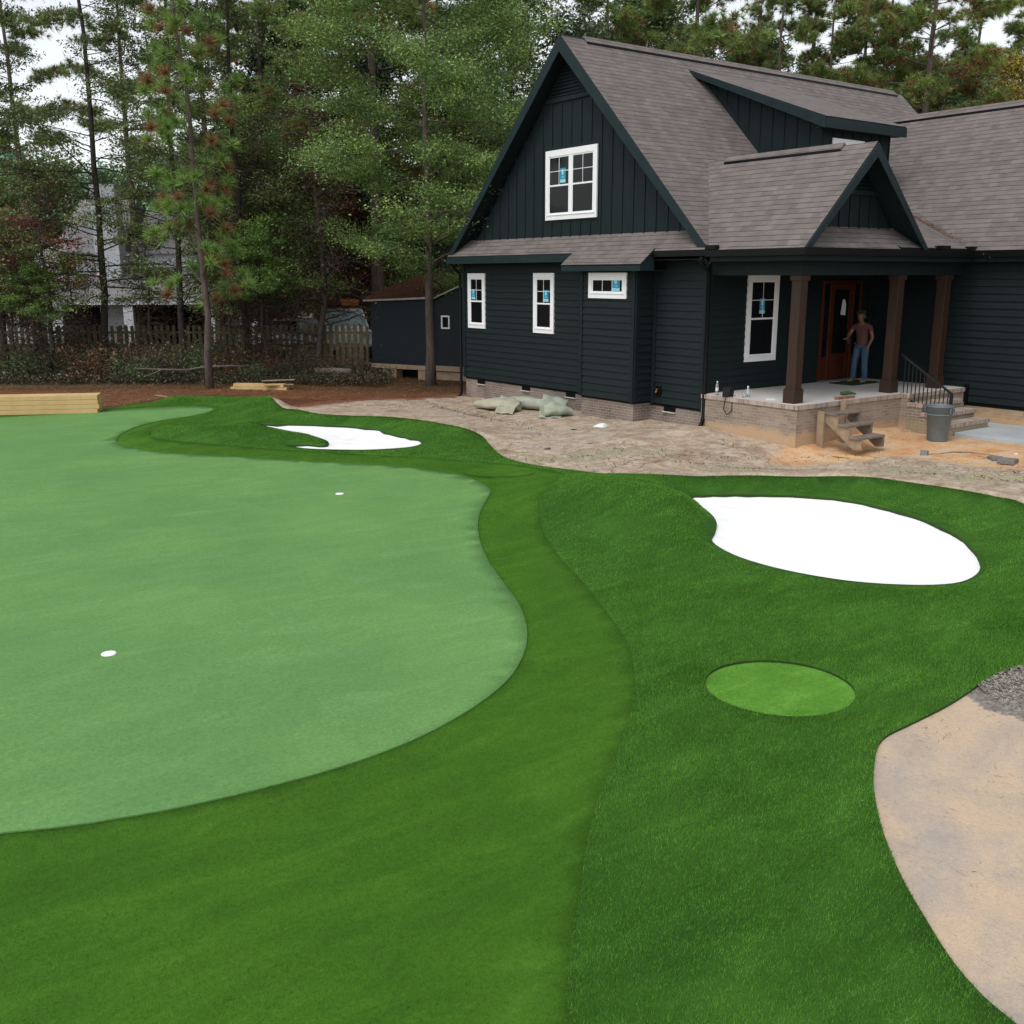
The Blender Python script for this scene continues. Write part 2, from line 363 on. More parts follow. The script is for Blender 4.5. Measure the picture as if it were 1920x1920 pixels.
CHIP = np.array([rf(2.43+.665*math.cos(a), 8.565+.65*math.sin(a)) for a in np.linspace(0, 2*PI, 49)[:-1]])
CHIP2 = smooth_poly([at(x, y) for x, y in [(358,748),(380,744),(405,743),(430,745),(442,748),(425,752),(395,753),(368,751.5)]], 3)
CHIP3 = smooth_poly([at(x, y) for x, y in [(872,889),(895,883),(935,880),(980,883),(1003,889),(985,895),(940,897),(895,895)]], 3)
def to_rf(P):
    D = P - CAM[:2]; return np.stack([D @ RV, D @ FV], 1)
def base_z(P):
    x, y = P[:, 0], P[:, 1]
    near = np.exp(-np.clip(-x-.5, 0, None)**2/9.0)*np.exp(-np.clip(np.abs(y-2)-12, 0, None)**2/60.0)
    h = .09 - .022*np.clip(y, -3, 10)
    h = h*np.clip((y+3.4)/1.0, 0, 1)
    return near*h - .20*np.exp(-((x+.5)**2+(y+3.2)**2)/5.0)
def field(P):
    P = np.atleast_2d(np.asarray(P, float)); Q = to_rf(P); z = base_z(P)
    m = np.zeros(len(P))
    for a, b, r, h in MOUNDS: m = np.maximum(m, 0) + h*np.exp(-(seg_d(Q, a, b)/r)**2)*(1 - np.clip(m/.5, 0, 1)*.6)
    near = (Q[:, 0] > -14) & (Q[:, 0] < 14) & (Q[:, 1] > 2) & (Q[:, 1] < 34)
    k = np.ones(len(P)); out = np.zeros(len(P)); idx = np.where(near)[0]
    for B in (B1, B2):
        lo, hi = B.min(0)-.8, B.max(0)+.8; j = idx[((P[idx] > lo) & (P[idx] < hi)).all(1)]
        if not len(j): continue
        d = poly_d(P[j], B); ins = inside(P[j], B); t = np.clip(d/.6, 0, 1); s = t*(2-t)
        s[ins] = 0; k[j] = np.minimum(k[j], s); out[j] -= np.where(ins & (d > .025), .07, 0)
    q = m*k + out
    lo, hi = CHIP.min(0)-1, CHIP.max(0)+1; j = idx[((P[idx] > lo) & (P[idx] < hi)).all(1)]
    if len(j): d = poly_d(P[j], CHIP); q[j] += .008*np.exp(-(d/.35)**2)
    # gentle rolls of the putting surface
    q += .035*np.sin(Q[:, 0]*.55+1.0)*np.sin(Q[:, 1]*.42+.4)*np.clip((30-Q[:, 1])/10, 0, 1)*np.clip((Q[:, 1]-5)/6, 0, 1)*k
    return z + q
def gz(p): return float(field(np.array([p]))[0])
def ground_at(x, y):
    """meet a sight line with the modelled ground"""
    z = 0.0
    for _ in range(14):
        p = at(x, y, z); z = .5*z + .5*gz(p)
    return at(x, y, z)
def outline(px, sub=4, closed=True):
    return smooth_poly([ground_at(*p) for p in px], sub, closed)

TURF = outline([(-420,778),(-200,775),(0,768.5),(100,766),(190,762),(250,755),(300,748),(350,743),(400,740),(440,741),(480,745),(520,754),(560,766),(600,774),(640,777),(700,779),(750,782),(800,788),(850,797),(890,809),(910,822),(925,840),(945,856),(980,867),(1030,876),(1100,885),(1180,890),(1270,892),(1360,893),(1450,894),(1560,894),(1640,900),(1720,909),(1800,921),(1870,935),(1920,948),(2050,985),(2200,1050),(2230,1120),(2100,1190),(2000,1220),(1920,1250),(1880,1262),(1840,1283),(1800,1310),(1760,1333),(1700,1362),(1660,1382),(1643,1405),(1637,1440),(1636,1475),(1645,1530),(1660,1580),(1690,1650),(1730,1720),(1780,1800),(1840,1870),(1905,1925),(2000,2010),(2100,2250),(900,2400),(-600,2400),(-1300,1700),(-900,1000),(-600,800)], 4)
GREEN = outline([(-420,790),(-200,786),(0,780),(100,774),(200,768),(300,762.5),(350,760.5),(385,761),(402,765),(395,770),(370,776),(340,781),(300,787),(260,797),(235,808),(220,820),(222,829),(240,836),(270,842),(320,848),(380,852),(450,856),(520,861),(600,866),(680,870),(740,874),(800,881),(850,889),(890,900),(912,912),(920,922),(913,937),(903,955),(897,975),(897,1000),(905,1030),(920,1060),(945,1095),(970,1130),(983,1160),(988,1195),(980,1230),(960,1265),(930,1295),(890,1325),(840,1355),(780,1385),(700,1417),(620,1443),(540,1465),(440,1490),(340,1512),(240,1530),(120,1548),(0,1560),(-300,1590),(-900,1450),(-800,1050),(-560,830)], 4)
FRINGE = outline([(-450,784),(-200,781),(0,775.5),(100,770),(200,764.5),(300,759.5),(350,757.5),(388,757.5),(412,763),(400,772),(375,780),(345,787),(310,795),(290,803),(284,812),(290,818),(330,824),(430,833),(560,843),(700,852),(800,858),(900,866),(960,871),(1000,876),(1048,886),(1062,893),(1040,905),(1020,925),(1012,950),(1015,985),(1025,1010),(1045,1040),(1070,1068),(1100,1100),(1130,1140),(1160,1180),(1180,1215),(1187,1250),(1188,1300),(1180,1350),(1160,1400),(1135,1460),(1110,1530),(1095,1600),(1083,1680),(1070,1760),(1062,1840),(1060,1920),(1058,2050),(1055,2380),(400,2390),(-600,2390),(-1280,1690),(-880,1000),(-590,802)], 4)

def nap(t, c, k):
    # pile brushed flat in streaks shows paler
    cc = t.nodes.new('ShaderNodeTexCoord'); mp = t.nodes.new('ShaderNodeMapping'); mp.inputs['Rotation'].default_value = (0, 0, YAW); mp.inputs['Scale'].default_value = (.55, 1.9, 1)
    t.links.new(cc.outputs['Object'], mp.inputs[0])
    n1 = ramp(t, noise(t, mp.outputs[0], 1.6, 6, .72, 1.0), [(.36, (.8,.82,.78)), (.5, (1,1,1)), (.68, (1.5,1.36,1.7))])
    return mixc(t, k, c, n1, 'MULTIPLY')
def ngrass(name, c1, c2, sc1, c3=None, streak=.6):
    m, t, b = mat(name); co = obj_co(t)
    big = noise(t, co, sc1, 4, .62); fine = noise(t, co, 160, 3, .7); mid = noise(t, co, 28, 4, .7)
    c = ramp(t, big, [(.38, c1), (.62, c2)])
    c = nap(t, c, streak)
    c = mixc(t, .5, c, ramp(t, mid, [(.3, (.62,.62,.62)), (.7, (1.3,1.3,1.3))]), 'MULTIPLY')
    c = mixc(t, .55, c, ramp(t, fine, [(.35, (.45,.45,.45)), (.65, (1.5,1.5,1.5))]), 'MULTIPLY')
    if c3: c = mixc(t, ramp(t, noise(t, co, 240, 2), [(.66, (0,0,0)), (.72, (.7,.7,.7))]), c, c3)
    t.links.new(c, b.inputs['Base Color']); b.inputs['Roughness'].default_value = .75; b.inputs['Specular IOR Level'].default_value = .12
    n1 = bump(t, b, fine, .7, .006); bump(t, b, mid, .4, .01, n1)
    return m
M['green'] = ngrass('putting_turf', (.114,.256,.078), (.140,.292,.084), .42, (.3,.5,.24), .28)
M['fringe'] = ngrass('collar_turf', (.042,.128,.008), (.056,.152,.011), .7)
M['rough'] = ngrass('long_turf', (.027,.09,.009), (.041,.12,.012), .8)
M['chip'] = ngrass('fresh_turf', (.085,.235,.025), (.115,.29,.035), 1.4)
def blade_mat(name, c1, c2, streak=.7):
    m, t, b = mat(name); g = t.nodes.new('ShaderNodeNewGeometry'); co = obj_co(t)
    c = ramp(t, noise(t, co, 1.1, 4, .65), [(.36, c1), (.64, c2)])
    c = nap(t, c, streak)
    c = mixc(t, 1.0, c, ramp(t, g.outputs['Random Per Island'], [(0, (.72,.74,.72)), (.85, (1.15,1.12,1.15)), (1, (1.5,1.38,1.45))]), 'MULTIPLY')
    t.links.new(c, b.inputs['Base Color']); b.inputs['Roughness'].default_value = .5; b.inputs['Specular IOR Level'].default_value = .25
    tr = t.nodes.new('ShaderNodeBsdfTranslucent'); t.links.new(c, tr.inputs[0])
    mx = t.nodes.new('ShaderNodeMixShader'); mx.inputs[0].default_value = .25
    t.links.new(b.outputs[0], mx.inputs[1]); t.links.new(tr.outputs[0], mx.inputs[2]); t.links.new(mx.outputs[0], t.nodes['Material Output'].inputs[0])
    return m
M['b_rough'] = blade_mat('rough_blades', (.076,.225,.02), (.105,.28,.027), .75)
M['b_fringe'] = blade_mat('collar_blades', (.066,.188,.013), (.085,.225,.017), .3)
M['b_chip'] = blade_mat('chip_blades', (.115,.32,.035), (.16,.38,.05))
def sand_mat():
    m, t, b = mat('white_sand'); co = obj_co(t)
    c = ramp(t, noise(t, co, 2.5, 5, .6), [(.3, (.9,.89,.88)), (.7, (.82,.82,.82))]); t.links.new(c, b.inputs['Base Color'])
    b.inputs['Roughness'].default_value = .95; b.inputs['Specular IOR Level'].default_value = .1
    n1 = bump(t, b, noise(t, co, 5, 5, .6), .35, .05); bump(t, b, noise(t, co, 90, 4), .35, .006, n1); return m
M['sand'] = sand_mat()

# ---- turf sheets: one triangulation, one mesh per kind of surface
def build_turf():
    polys = [TURF, GREEN, FRINGE, B1, B2, CHIP, CHIP2, CHIP3]
    vs = []; es = []
    for P in polys:
        b = len(vs); n = len(P); vs += [Vector((float(p[0]), float(p[1]))) for p in P]; es += [(b+i, b+(i+1) % n) for i in range(n)]
    pts = []
    f = 1.5
    while f < 36:
        s = .16 + .008*f; r = -16 - .0*f
        while r < 14: pts.append((r + random.uniform(-.2, .2)*s, f + random.uniform(-.2, .2)*s)); r += s*1.15
        f += s
    pts = np.array(pts); W = CAM[:2] + pts[:, :1]*RV + pts[:, 1:]*FV
    W = W[inside(W, TURF)]
    keep = np.ones(len(W), bool)
    for P in polys: keep &= poly_d(W, P) > .06
    vs += [Vector((float(p[0]), float(p[1]))) for p in W[keep]]
    V, E, F, *_ = delaunay_2d_cdt(vs, es, [], 0, 1e-5)
    V = np.array([(v.x, v.y) for v in V]); F = np.array([f for f in F if len(f) == 3])
    C = V[F].mean(1)
    iT, iG, iF, i1, i2, iC, iC2, iC3 = [inside(C, P) for P in polys]
    Z = field(V)
    cls = np.zeros(len(F), int)                     # 0 none 1 green 2 fringe 3 rough 4 chip
    cls[iT] = 3; cls[iT & iF] = 2; cls[iT & iG] = 1; cls[iC] = 4; cls[iT & iC2] = 5; cls[iT & iC3] = 6; cls[i1] = 7; cls[i2] = 8
    out = {}
    for k, nm, ma, dz in ((1, 'putting_green', M['green'], .012), (2, 'collar', M['fringe'], 0), (3, 'rough', M['rough'], .0), (4, 'chipping_circle', M['chip'], -.022), (5, 'far_chipping_circle', M['rough'], .006), (6, 'small_chipping_circle', M['fringe'], .006)):
        Fk = F[cls == k]; used = np.unique(Fk); mp = {int(v): i for i, v in enumerate(used)}
        mb = MB(); mb.v = [(float(V[i, 0]), float(V[i, 1]), float(Z[i]+dz)) for i in used]
        mb.f = [tuple(mp[int(v)] for v in f) for f in Fk]; mb.m = [0]*len(mb.f)
        # turn the open edge down as a turf lip
        cnt = {}
        for f in mb.f:
            for a, b in ((f[0], f[1]), (f[1], f[2]), (f[2], f[0])): cnt[(min(a, b), max(a, b))] = cnt.get((min(a, b), max(a, b)), 0)+1
        if k in (3, 2, 1):
            low = {}
            for (a, b), c in cnt.items():
                if c == 1:
                    for q in (a, b):
                        if q not in low:
                            low[q] = len(mb.v); x, y, z = mb.v[q]; mb.v.append((x, y, z-(.10 if k == 3 else .03)))
                    mb.f.append((a, b, low[b], low[a])); mb.m.append(1)
        o = mb.build(nm, [ma, M['subfloor'] if k == 3 else ma]); tag(o, kind='structure'); o.data.polygons.foreach_set('use_smooth', [i == 0 for i in mb.m])
    return
build_turf()

# bunker sand
def bunker(P, name, label):
    c = P.mean(0); vs = [Vector((float(p[0]), float(p[1]))) for p in P]; n = len(P); es = [(i, (i+1) % n) for i in range(n)]
    lo, hi = P.min(0), P.max(0); g = np.stack(np.meshgrid(np.arange(lo[0], hi[0], .14), np.arange(lo[1], hi[1], .14)), -1).reshape(-1, 2)
    g += rng.normal(0, .02, g.shape); g = g[inside(g, P)]; g = g[poly_d(g, P) > .05]
    vs += [Vector((float(p[0]), float(p[1]))) for p in g]
    V, E, F, *_ = delaunay_2d_cdt(vs, es, [], 1, 1e-5)
    V = np.array([(v.x, v.y) for v in V]); d = poly_d(V, P)
    z = base_z(V) - .045 + .02*np.clip(d/.6, 0, 1)*np.sin(V[:, 0]*2.1)*np.sin(V[:, 1]*1.7) - .03*np.clip(d/.6, 0, 1) + rng.normal(0, .008, len(V))
    mb = MB(); mb.v = [(float(a), float(b), float(c)) for (a, b), c in zip(V, z)]; mb.f = [tuple(f) for f in F]; mb.m = [0]*len(mb.f)
    o = mb.build(name, M['sand'], smooth=True); tag(o, kind='structure')
bunker(B1, 'bunker_sand', ''); bunker(B2, 'bunker_sand', '')

# ---- grass blades (uncountable): one object for each kind of turf
def blades(name, mask, layers, ma, label, lip=False, drop=0):
    allV = []
    for (f0, f1, r0, r1, dens, ln, wd) in layers:
        n = int((f1-f0)*(r1-r0)*dens); P = np.stack([rng.uniform(r0, r1, n), rng.uniform(f0, f1, n)], 1)
        P = P[np.abs(P[:, 0]) < P[:, 1]*.53 + 1.3]
        W = CAM[:2] + P[:, :1]*RV + P[:, 1:]*FV
        k = mask(W); W = W[k]; n = len(W)
        if not n: continue
        z = field(W); a = rng.uniform(0, 2*PI, n); L = ln*rng.uniform(.55, 1.15, n); lean = rng.uniform(.1, .85, n)
        # patches of pile brushed the same way
        dirn = np.sin(W[:, 0]*1.7+np.sin(W[:, 1]*1.3)*2)*1.2 + rng.uniform(-2.2, 2.2, n)
        s = wd*rng.uniform(.7, 1.3, n)
        if lip: near_ = np.minimum(poly_d(W, B1), poly_d(W, B2)) < .22; L[near_] *= .45
        base = np.column_stack([W, z-.004-drop])
        side = np.column_stack([np.cos(a), np.sin(a), np.zeros(n)])*s[:, None]
        tip = base + np.column_stack([np.cos(dirn)*np.sin(lean), np.sin(dirn)*np.sin(lean), np.cos(lean)])*L[:, None]
        V = np.empty((n*3, 3)); V[0::3] = base-side; V[1::3] = base+side; V[2::3] = tip; allV.append(V)
    V = np.concatenate(allV); o = raw_mesh(name, V, 3, ma); tag(o, label, 'grass', kind='stuff'); return len(V)//3
def m_rough(W):
    k = inside(W, TURF) & ~inside(W, FRINGE) & ~inside(W, B1) & ~inside(W, B2) & ~inside(W, CHIP) & ~inside(W, CHIP2)
    i = np.where(k)[0]; bad = np.minimum(poly_d(W[i], B1), poly_d(W[i], B2)) < .075; k[i[bad]] = False; return k
def m_fringe(W): return inside(W, TURF) & inside(W, FRINGE) & ~inside(W, GREEN)
def m_chip(W): return inside(W, CHIP)
n1 = blades('grass', m_rough, [(3.2, 5.6, -1, 5, 9500, .030, .0022), (5.6, 8.5, -1, 6.5, 10000, .030, .0026), (8.5, 12, -1, 8, 9500, .032, .0031), (12, 19, -1, 12, 3600, .030, .0046), (19, 31, -11, 4, 1900, .03, .007)], M['b_rough'], 'longer dark green turf blades around the bunkers', lip=True)
n2 = blades('grass', m_fringe, [(3.2, 5.6, -4, 2.5, 14000, .017, .0018), (5.6, 8.5, -5, 2.5, 12000, .017, .0021), (8.5, 13, -8, 3, 8500, .018, .0027), (13, 28, -9, 3, 3000, .02, .0045)], M['b_fringe'], 'shorter bright green turf blades of the collar round the putting green')
n3 = blades('grass', m_chip, [(8, 13, 1, 6, 9500, .016, .0025)], M['b_chip'], 'pale short turf blades of the round chipping patch', drop=.022)
print('blades', n1, n2, n3)

# golf cups on the green
for (x, y), lb in (((203,1225), 'white golf cup ring set in the near part of the putting green'), ((637,926), 'white golf cup ring on the far part of the putting green')):
    p = ground_at(x, y); z = gz(p)+.012
    t = empty('golf_cup', (p[0], p[1], z), 0, lb, 'golf cup', 'cups in the putting green')
    mb = MB(); mb.lathe([(.045,.001),(.048,.007),(.066,.008),(.071,.004),(.072,-.01)], 28); mb.build('rim', M['cupwhite'], t, smooth=True)
    mb = MB(); mb.lathe([(.0001,.006),(.047,.006)], 28); mb.build('cover', M['cupwhite'], t)

# ------------------------------------------------------------------ bare ground
def ground_mat():
    m, t, b = mat('bare_ground'); co = obj_co(t)
    at_ = N(t, 'Attribute'); at_.attribute_name = 'zone'      # r = pine straw, g = orange clay, b = leaf litter / forest floor
    sp = N(t, 'SeparateColor'); t.links.new(at_.outputs['Color'], sp.inputs[0])
    at2 = N(t, 'Attribute'); at2.attribute_name = 'zone2'     # r = smooth sand pad, g = grey mulch, b = grass sprouts
    sq = N(t, 'SeparateColor'); t.links.new(at2.outputs['Color'], sq.inputs[0])
    n_big = noise(t, co, .55, 6, .65, .6); n_mid = noise(t, co, 3.6, 8, .72, .5); n_fine = noise(t, co, 22, 6, .7)
    c = ramp(t, n_mid, [(.30, (.28,.195,.13)), (.42, (.375,.285,.205)), (.52, (.475,.385,.29)), (.62, (.55,.46,.365)), (.75, (.4,.345,.285))])
    c = mixc(t, ramp(t, n_big, [(.52, (0,0,0)), (.66, (.6,.6,.6))]), c, (.42,.385,.34))
    c = mixc(t, ramp(t, noise(t, co, 1.1, 6, .7, .5), [(.5, (0,0,0)), (.63, (.75,.75,.75))]), c, (.29,.2,.135))
    c = mixc(t, ramp(t, noise(t, obj_co(t, (1.3, 1.3, 1)), 6.5, 6, .75, 1.2), [(.56, (0,0,0)), (.64, (.65,.65,.65))]), c, (.2,.15,.11))
    def edge(sock, lo, hi, s=3.0, amp=.9):
        nz = noise(t, co, s, 6, .7); a = N(t, 'Math', operation='MULTIPLY_ADD'); t.links.new(nz, a.inputs[0]); a.inputs[1].default_value = amp; t.links.new(sock, a.inputs[2])
        s2 = N(t, 'Math', operation='SUBTRACT'); t.links.new(a.outputs[0], s2.inputs[0]); s2.inputs[1].default_value = amp*.5
        return ramp(t, s2.outputs[0], [(lo, (0,0,0)), (hi, (1,1,1))])
    orange = ramp(t, noise(t, co, 1.7, 6, .7), [(.35, (.52,.25,.11)), (.5, (.6,.375,.2)), (.65, (.6,.46,.32))])
    c = mixc(t, edge(sp.outputs[1], .38, .62), c, orange)
    c = mixc(t, edge(sq.outputs[2], .5, .75, 5), c, ramp(t, n_fine, [(.4, (.26,.26,.14)), (.6, (.42,.38,.27))]))
    pad = ramp(t, noise(t, co, .9, 5, .6, 1.2), [(.32, (.41,.335,.265)), (.45, (.49,.39,.295)), (.56, (.55,.42,.295)), (.7, (.45,.37,.295))])
    pad = mixc(t, ramp(t, noise(t, co, .45, 4, .6, 1.0), [(.57, (0,0,0)), (.68, (.55,.55,.55))]), pad, (.35,.32,.295))
    sprk = N(t, 'TexNoise', Scale=14.0, Detail=5.0, Roughness=.75, Distortion=2.5); mp = obj_co(t, (1.0, .35, 1)); t.links.new(mp, sprk.inputs['Vector'])
    pad = mixc(t, ramp(t, sprk.outputs[0], [(.6, (0,0,0)), (.67, (.6,.6,.6))]), pad, (.2,.16,.13))
    pm = edge(sq.outputs[0], .4, .55, 2, .3); c = mixc(t, pm, c, pad)
    mul = ramp(t, n_fine, [(.35, (.13,.115,.1)), (.55, (.24,.215,.19)), (.7, (.38,.35,.32))])
    c = mixc(t, edge(sq.outputs[1], .42, .55, 7, 1.1), c, mul)
    straw = ramp(t, noise(t, co, 13, 7, .75, 1.5), [(.34, (.07,.028,.016)), (.48, (.17,.066,.034)), (.62, (.28,.13,.075)), (.75, (.36,.24,.16))])
    c = mixc(t, edge(sp.outputs[0], .36, .62, 1.6, 1.0), c, straw)
    lit = ramp(t, noise(t, co, 10, 7, .75, 1.5), [(.35, (.03,.02,.013)), (.5, (.075,.05,.03)), (.65, (.14,.09,.05)), (.75, (.09,.1,.04))])
    c = mixc(t, edge(sp.outputs[2], .4, .6, 1.5), c, lit)
    c0 = c
    c = mixc(t, .6, c, ramp(t, n_fine, [(.3, (.6,.58,.56)), (.5, (1,1,1)), (.7, (1.25,1.25,1.25))]), 'MULTIPLY')
    c = mixc(t, .5, c, ramp(t, noise(t, co, 75, 4, .7), [(.38, (.5,.48,.46)), (.62, (1.3,1.3,1.3))]), 'MULTIPLY')
    pf = N(t, 'Math', operation='MULTIPLY'); t.links.new(pm, pf.inputs[0]); pf.inputs[1].default_value = .62; c = mixc(t, pf.outputs[0], c, c0)
    t.links.new(c, b.inputs['Base Color']); b.inputs['Roughness'].default_value = .92; b.inputs['Specular IOR Level'].default_value = .2
    n1 = bump(t, b, n_mid, .4, .022); n2 = bump(t, b, n_fine, .5, .014, n1); bump(t, b, noise(t, co, 75, 4, .7), .5, .012, n2)
    return m
def ground():
    # graded sheet: fine where it shows near the turf and house, coarse to the horizon
    def axis(lo, a, b, hi, s):
        L = [b + s]
        st = s
        out = list(np.arange(a, b+s, s)); x = a
        left = []; st = s
        while x > lo: st *= 1.22; x -= st; left.append(x)
        right = []; x = out[-1]; st = s
        while x < hi: st *= 1.22; x += st; right.append(x)
        return np.array(left[::-1] + out + right)
    rr = axis(-900, -15, 15, 900, .2); ff = axis(-60, 2.5, 42, 1400, .2)
    Rg, Fg = np.meshgrid(rr, ff); P = CAM[:2] + Rg.reshape(-1, 1)*RV + Fg.reshape(-1, 1)*FV
    fz = field(P); bz = base_z(P); dt = poly_d(P, TURF); it = inside(P, TURF)
    z = np.where(it, fz, bz + (fz-bz)*np.exp(-(dt/.45)**2)) - .022
    k = it; z[k & (dt > .3)] -= .09
    # micro relief of churned soil outside the turf
    d = np.minimum(dt, 9); mic = np.clip((d-.12)/.3, 0, 1)*(~k)
    Q = to_rf(P)
    z += mic*(.035 + .012*np.sin(P[:, 0]*3.1+np.sin(P[:, 1]*2.3)*1.5)*np.sin(P[:, 1]*2.7) + rng.normal(0, .006, len(P)))*np.exp(-np.clip(Q[:, 1]-40, 0, None)/15)
    z += np.where(Q[:, 1] > 60, (Q[:, 1]-60)*.004, 0)
    z += .10*np.exp(-((P[:, 0]-.25)**2+(P[:, 1]+2.95)**2)/.16)*(~k) + .12*np.exp(-((P[:, 0]-2.6)**2+(P[:, 1]+2.9)**2)/.2) + .16*np.exp(-((P[:, 0]+.7)**2+(P[:, 1]+.5)**2)/.3)
    n, m_ = len(rr), len(ff)
    me = bpy.data.meshes.new('ground'); V = np.column_stack([P, z])
    idx = np.arange(n*m_).reshape(m_, n); F = np.stack([idx[:-1, :-1], idx[:-1, 1:], idx[1:, 1:], idx[1:, :-1]], -1).reshape(-1, 4)
    me.vertices.add(len(V)); me.vertices.foreach_set('co', V.astype(np.float32).ravel())
    me.loops.add(len(F)*4); me.loops.foreach_set('vertex_index', F.astype(np.int32).ravel())
    me.polygons.add(len(F)); me.polygons.foreach_set('loop_start', np.arange(0, len(F)*4, 4, dtype=np.int32)); me.polygons.foreach_set('loop_total', np.full(len(F), 4, np.int32))
    me.polygons.foreach_set('use_smooth', np.ones(len(F), bool)); me.update(calc_edges=True)
    def sstep(x): x = np.clip(x, 0, 1); return x*x*(3-2*x)
    r, f = Q[:, 0], Q[:, 1]
    # pine straw: band behind the far end of the turf, up to the trees and shed
    sb = smooth_poly([at(x, y) for x, y in [(-300,800),(0,785),(190,772),(300,752),(420,746),(520,760),(600,752),(700,742),(860,730),(880,700),(700,690),(400,708),(190,722),(0,722),(-300,722)]], 3)
    straw = np.where(inside(P, sb), 1.0, sstep(1-poly_d(P, sb)/1.5)*.8)
    oc = smooth_poly([at(x, y) for x, y in [(1470,850),(1500,858),(1560,850),(1680,850),(1760,858),(1830,872),(1960,880),(1960,850),(1800,828),(1700,818),(1600,810)]], 3)
    org = np.where(inside(P, oc), .95, sstep(1-poly_d(P, oc)/1.0)*.6)
    lit = sstep((f-31.5)/3)*(1-.0*r)*sstep((2-r)/3+ (f > 44))
    pp = smooth_poly([at(x, y) for x, y in [(1640,1340),(1700,1340),(1850,1240),(2000,1200),(2400,1200),(2600,2300),(2000,2300),(1640,1500)]], 2)
    pad = np.where(inside(P, pp), 1.0, sstep(1-poly_d(P, pp)/.3)); pad = np.where((f < 12.5) & (r > 0), 1.0, pad)
    mp = smooth_poly([at(x, y) for x, y in [(1826,1290),(1880,1252),(1990,1230),(2100,1300),(1990,1370),(1890,1342)]], 3)
    mul = np.where(inside(P, mp), 1.0, sstep(1-poly_d(P, mp)/.25)*.5)
    spx = [at(x, y) for x, y in [(1060,862),(1180,852),(1390,878),(1700,880),(1850,900)]]
    gs = np.zeros(len(P))
    for q in spx: gs = np.maximum(gs, .75*np.exp(-(((P-q) @ RV)**2/3.0 + ((P-q) @ FV)**2/1.0)))
    for nm, A in (('zone', (straw, org, lit)), ('zone2', (pad, mul, gs))):
        a = me.color_attributes.new(nm, 'FLOAT_COLOR', 'POINT'); a.data.foreach_set('color', np.column_stack([*A, np.ones(len(P))]).astype(np.float32).ravel())
    me.materials.append(ground_mat()); o = bpy.data.objects.new('ground', me); col.objects.link(o); tag(o, kind='structure')
    return sb, oc
STRAW, CLAY = ground()

# ------------------------------------------------------------------ the dark house
HS = empty('house', (0, 0, 0), 0, 'dark blue-green new house with brown shingle roof, white windows and a brick-edged porch', 'house')
def part(mb, name, m, parent=HS, **k): return mb.build(name, m, parent, **k)
GW, RZ, RY = 10.25, 9.62, 5.05          # gable width, ridge height, ridge line
EZ = 4.15                               # eave height at Y=-.4
# solid bodies behind the boards
mb = MB()
mb.box(.03, 14.0, .03, GW-.03, .45, 4.05)
mb.prism([(.03, .25, 4.0), (.03, GW-.25, 4.0), (.03, RY, RZ-.85)], (13.9, 0, 0))
mb.box(-.57, .03, 1.83, 3.84, .5, 4.0)
mb.box(6.23, 13.1, -9, .5, .45, 4.05)
part(mb, 'wall', M['unlit'])
def boards(mb, p0, d, L, z0, z1, nrm, e=.176, lip=.032, skip=None):
    p0 = np.array(p0, float); d = np.array(d, float); nrm = np.array(nrm, float); z = z0
    while z < z1 - .01:
        zt = min(z+e, z1); a = p0 + [0, 0, z]; a2 = p0 + [0, 0, zt]
        mb.add([a+nrm*lip, a+d*L+nrm*lip, a2+d*L+nrm*.003, a2+nrm*.003, a, a+d*L], [(0,1,2,3), (4,5,1,0)])
        z = zt
mb = MB(); boards(mb, (0,0,0), (0,1,0), GW, .52, 4.0, (-1,0,0))
part(mb, 'siding', M['siding'], uv=True)
mb = MB(); boards(mb, (-.6,1.8,0), (0,1,0), 2.07, .56, 3.85, (-1,0,0)); boards(mb, (-.6,1.8,0), (1,0,0), .6, .56, 3.9, (0,-1,0)); boards(mb, (-.6,3.87,0), (1,0,0), .6, .56, 3.9, (0,1,0))
part(mb, 'bay_siding', M['siding'])
mb = MB(); boards(mb, (0,0,0), (1,0,0), 6.2, .92, 3.95, (0,-1,0))
part(mb, 'porch_siding', M['siding'])
mb = MB(); boards(mb, (6.2,-9,0), (0,1,0), 9.0, .55, 4.0, (-1,0,0))
part(mb, 'wing_siding', M['siding'])
# corner boards
for x, y, z0, z1, hx, hy in ((-.012,.05,.5,4.0,.03,.075), (-.012,GW-.05,.5,4.0,.03,.065), (-.612,1.86,.54,3.85,.03,.06), (-.612,3.82,.54,3.85,.03,.06), (-.56,1.780,.54,3.85,.05,.02), (.05,-.021,.9,3.95,.06,.021), (6.172,-.07,.9,3.95,.026,.05), (-.03,4.0,.5,4.0,.026,.05), (-.03,1.7,.5,4.0,.026,.05)):
    mb = MB(); mb.box(x-hx, x+hx, y-hy, y+hy, z0, z1); part(mb, 'corner_board', M['board'])
# brick foundation
mb = MB(); mb.box(.035, 13.9, .05, GW-.03, -.5, .53)
part(mb, 'foundation', M['brick'], uv=True)
mb = MB(); mb.box(-.565, .04, 1.835, 3.83, -.5, .565); part(mb, 'bay_foundation', M['brick'], uv=True)
mb = MB(); mb.box(6.235, 13.0, -8.95, .3, -.5, .56); part(mb, 'wing_foundation', M['brick4'], uv=True)
# crawl-space vents
for y, x in ((9.36, .035), (7.05, .035), (5.0, .035), (1.15, .035)):
    mb = MB(); mb.box(x-.012, x+.02, y-.2, y+.2, .335, .50)
    v = part(mb, 'foundation_vent', M['unlit'])
    mb = MB()
    for k in range(4): mb.obox((x-.02, y, .36+.038*k), (.0, .195, 0), (.008, 0, -.006), (0, 0, .002))
    part(mb, 'louvre', M['gutter'], v)
    mb = MB(); mb.box(x-.05, x+.0, y-.22, y+.22, .315, .335); part(mb, 'sill', M['concrete'], v)
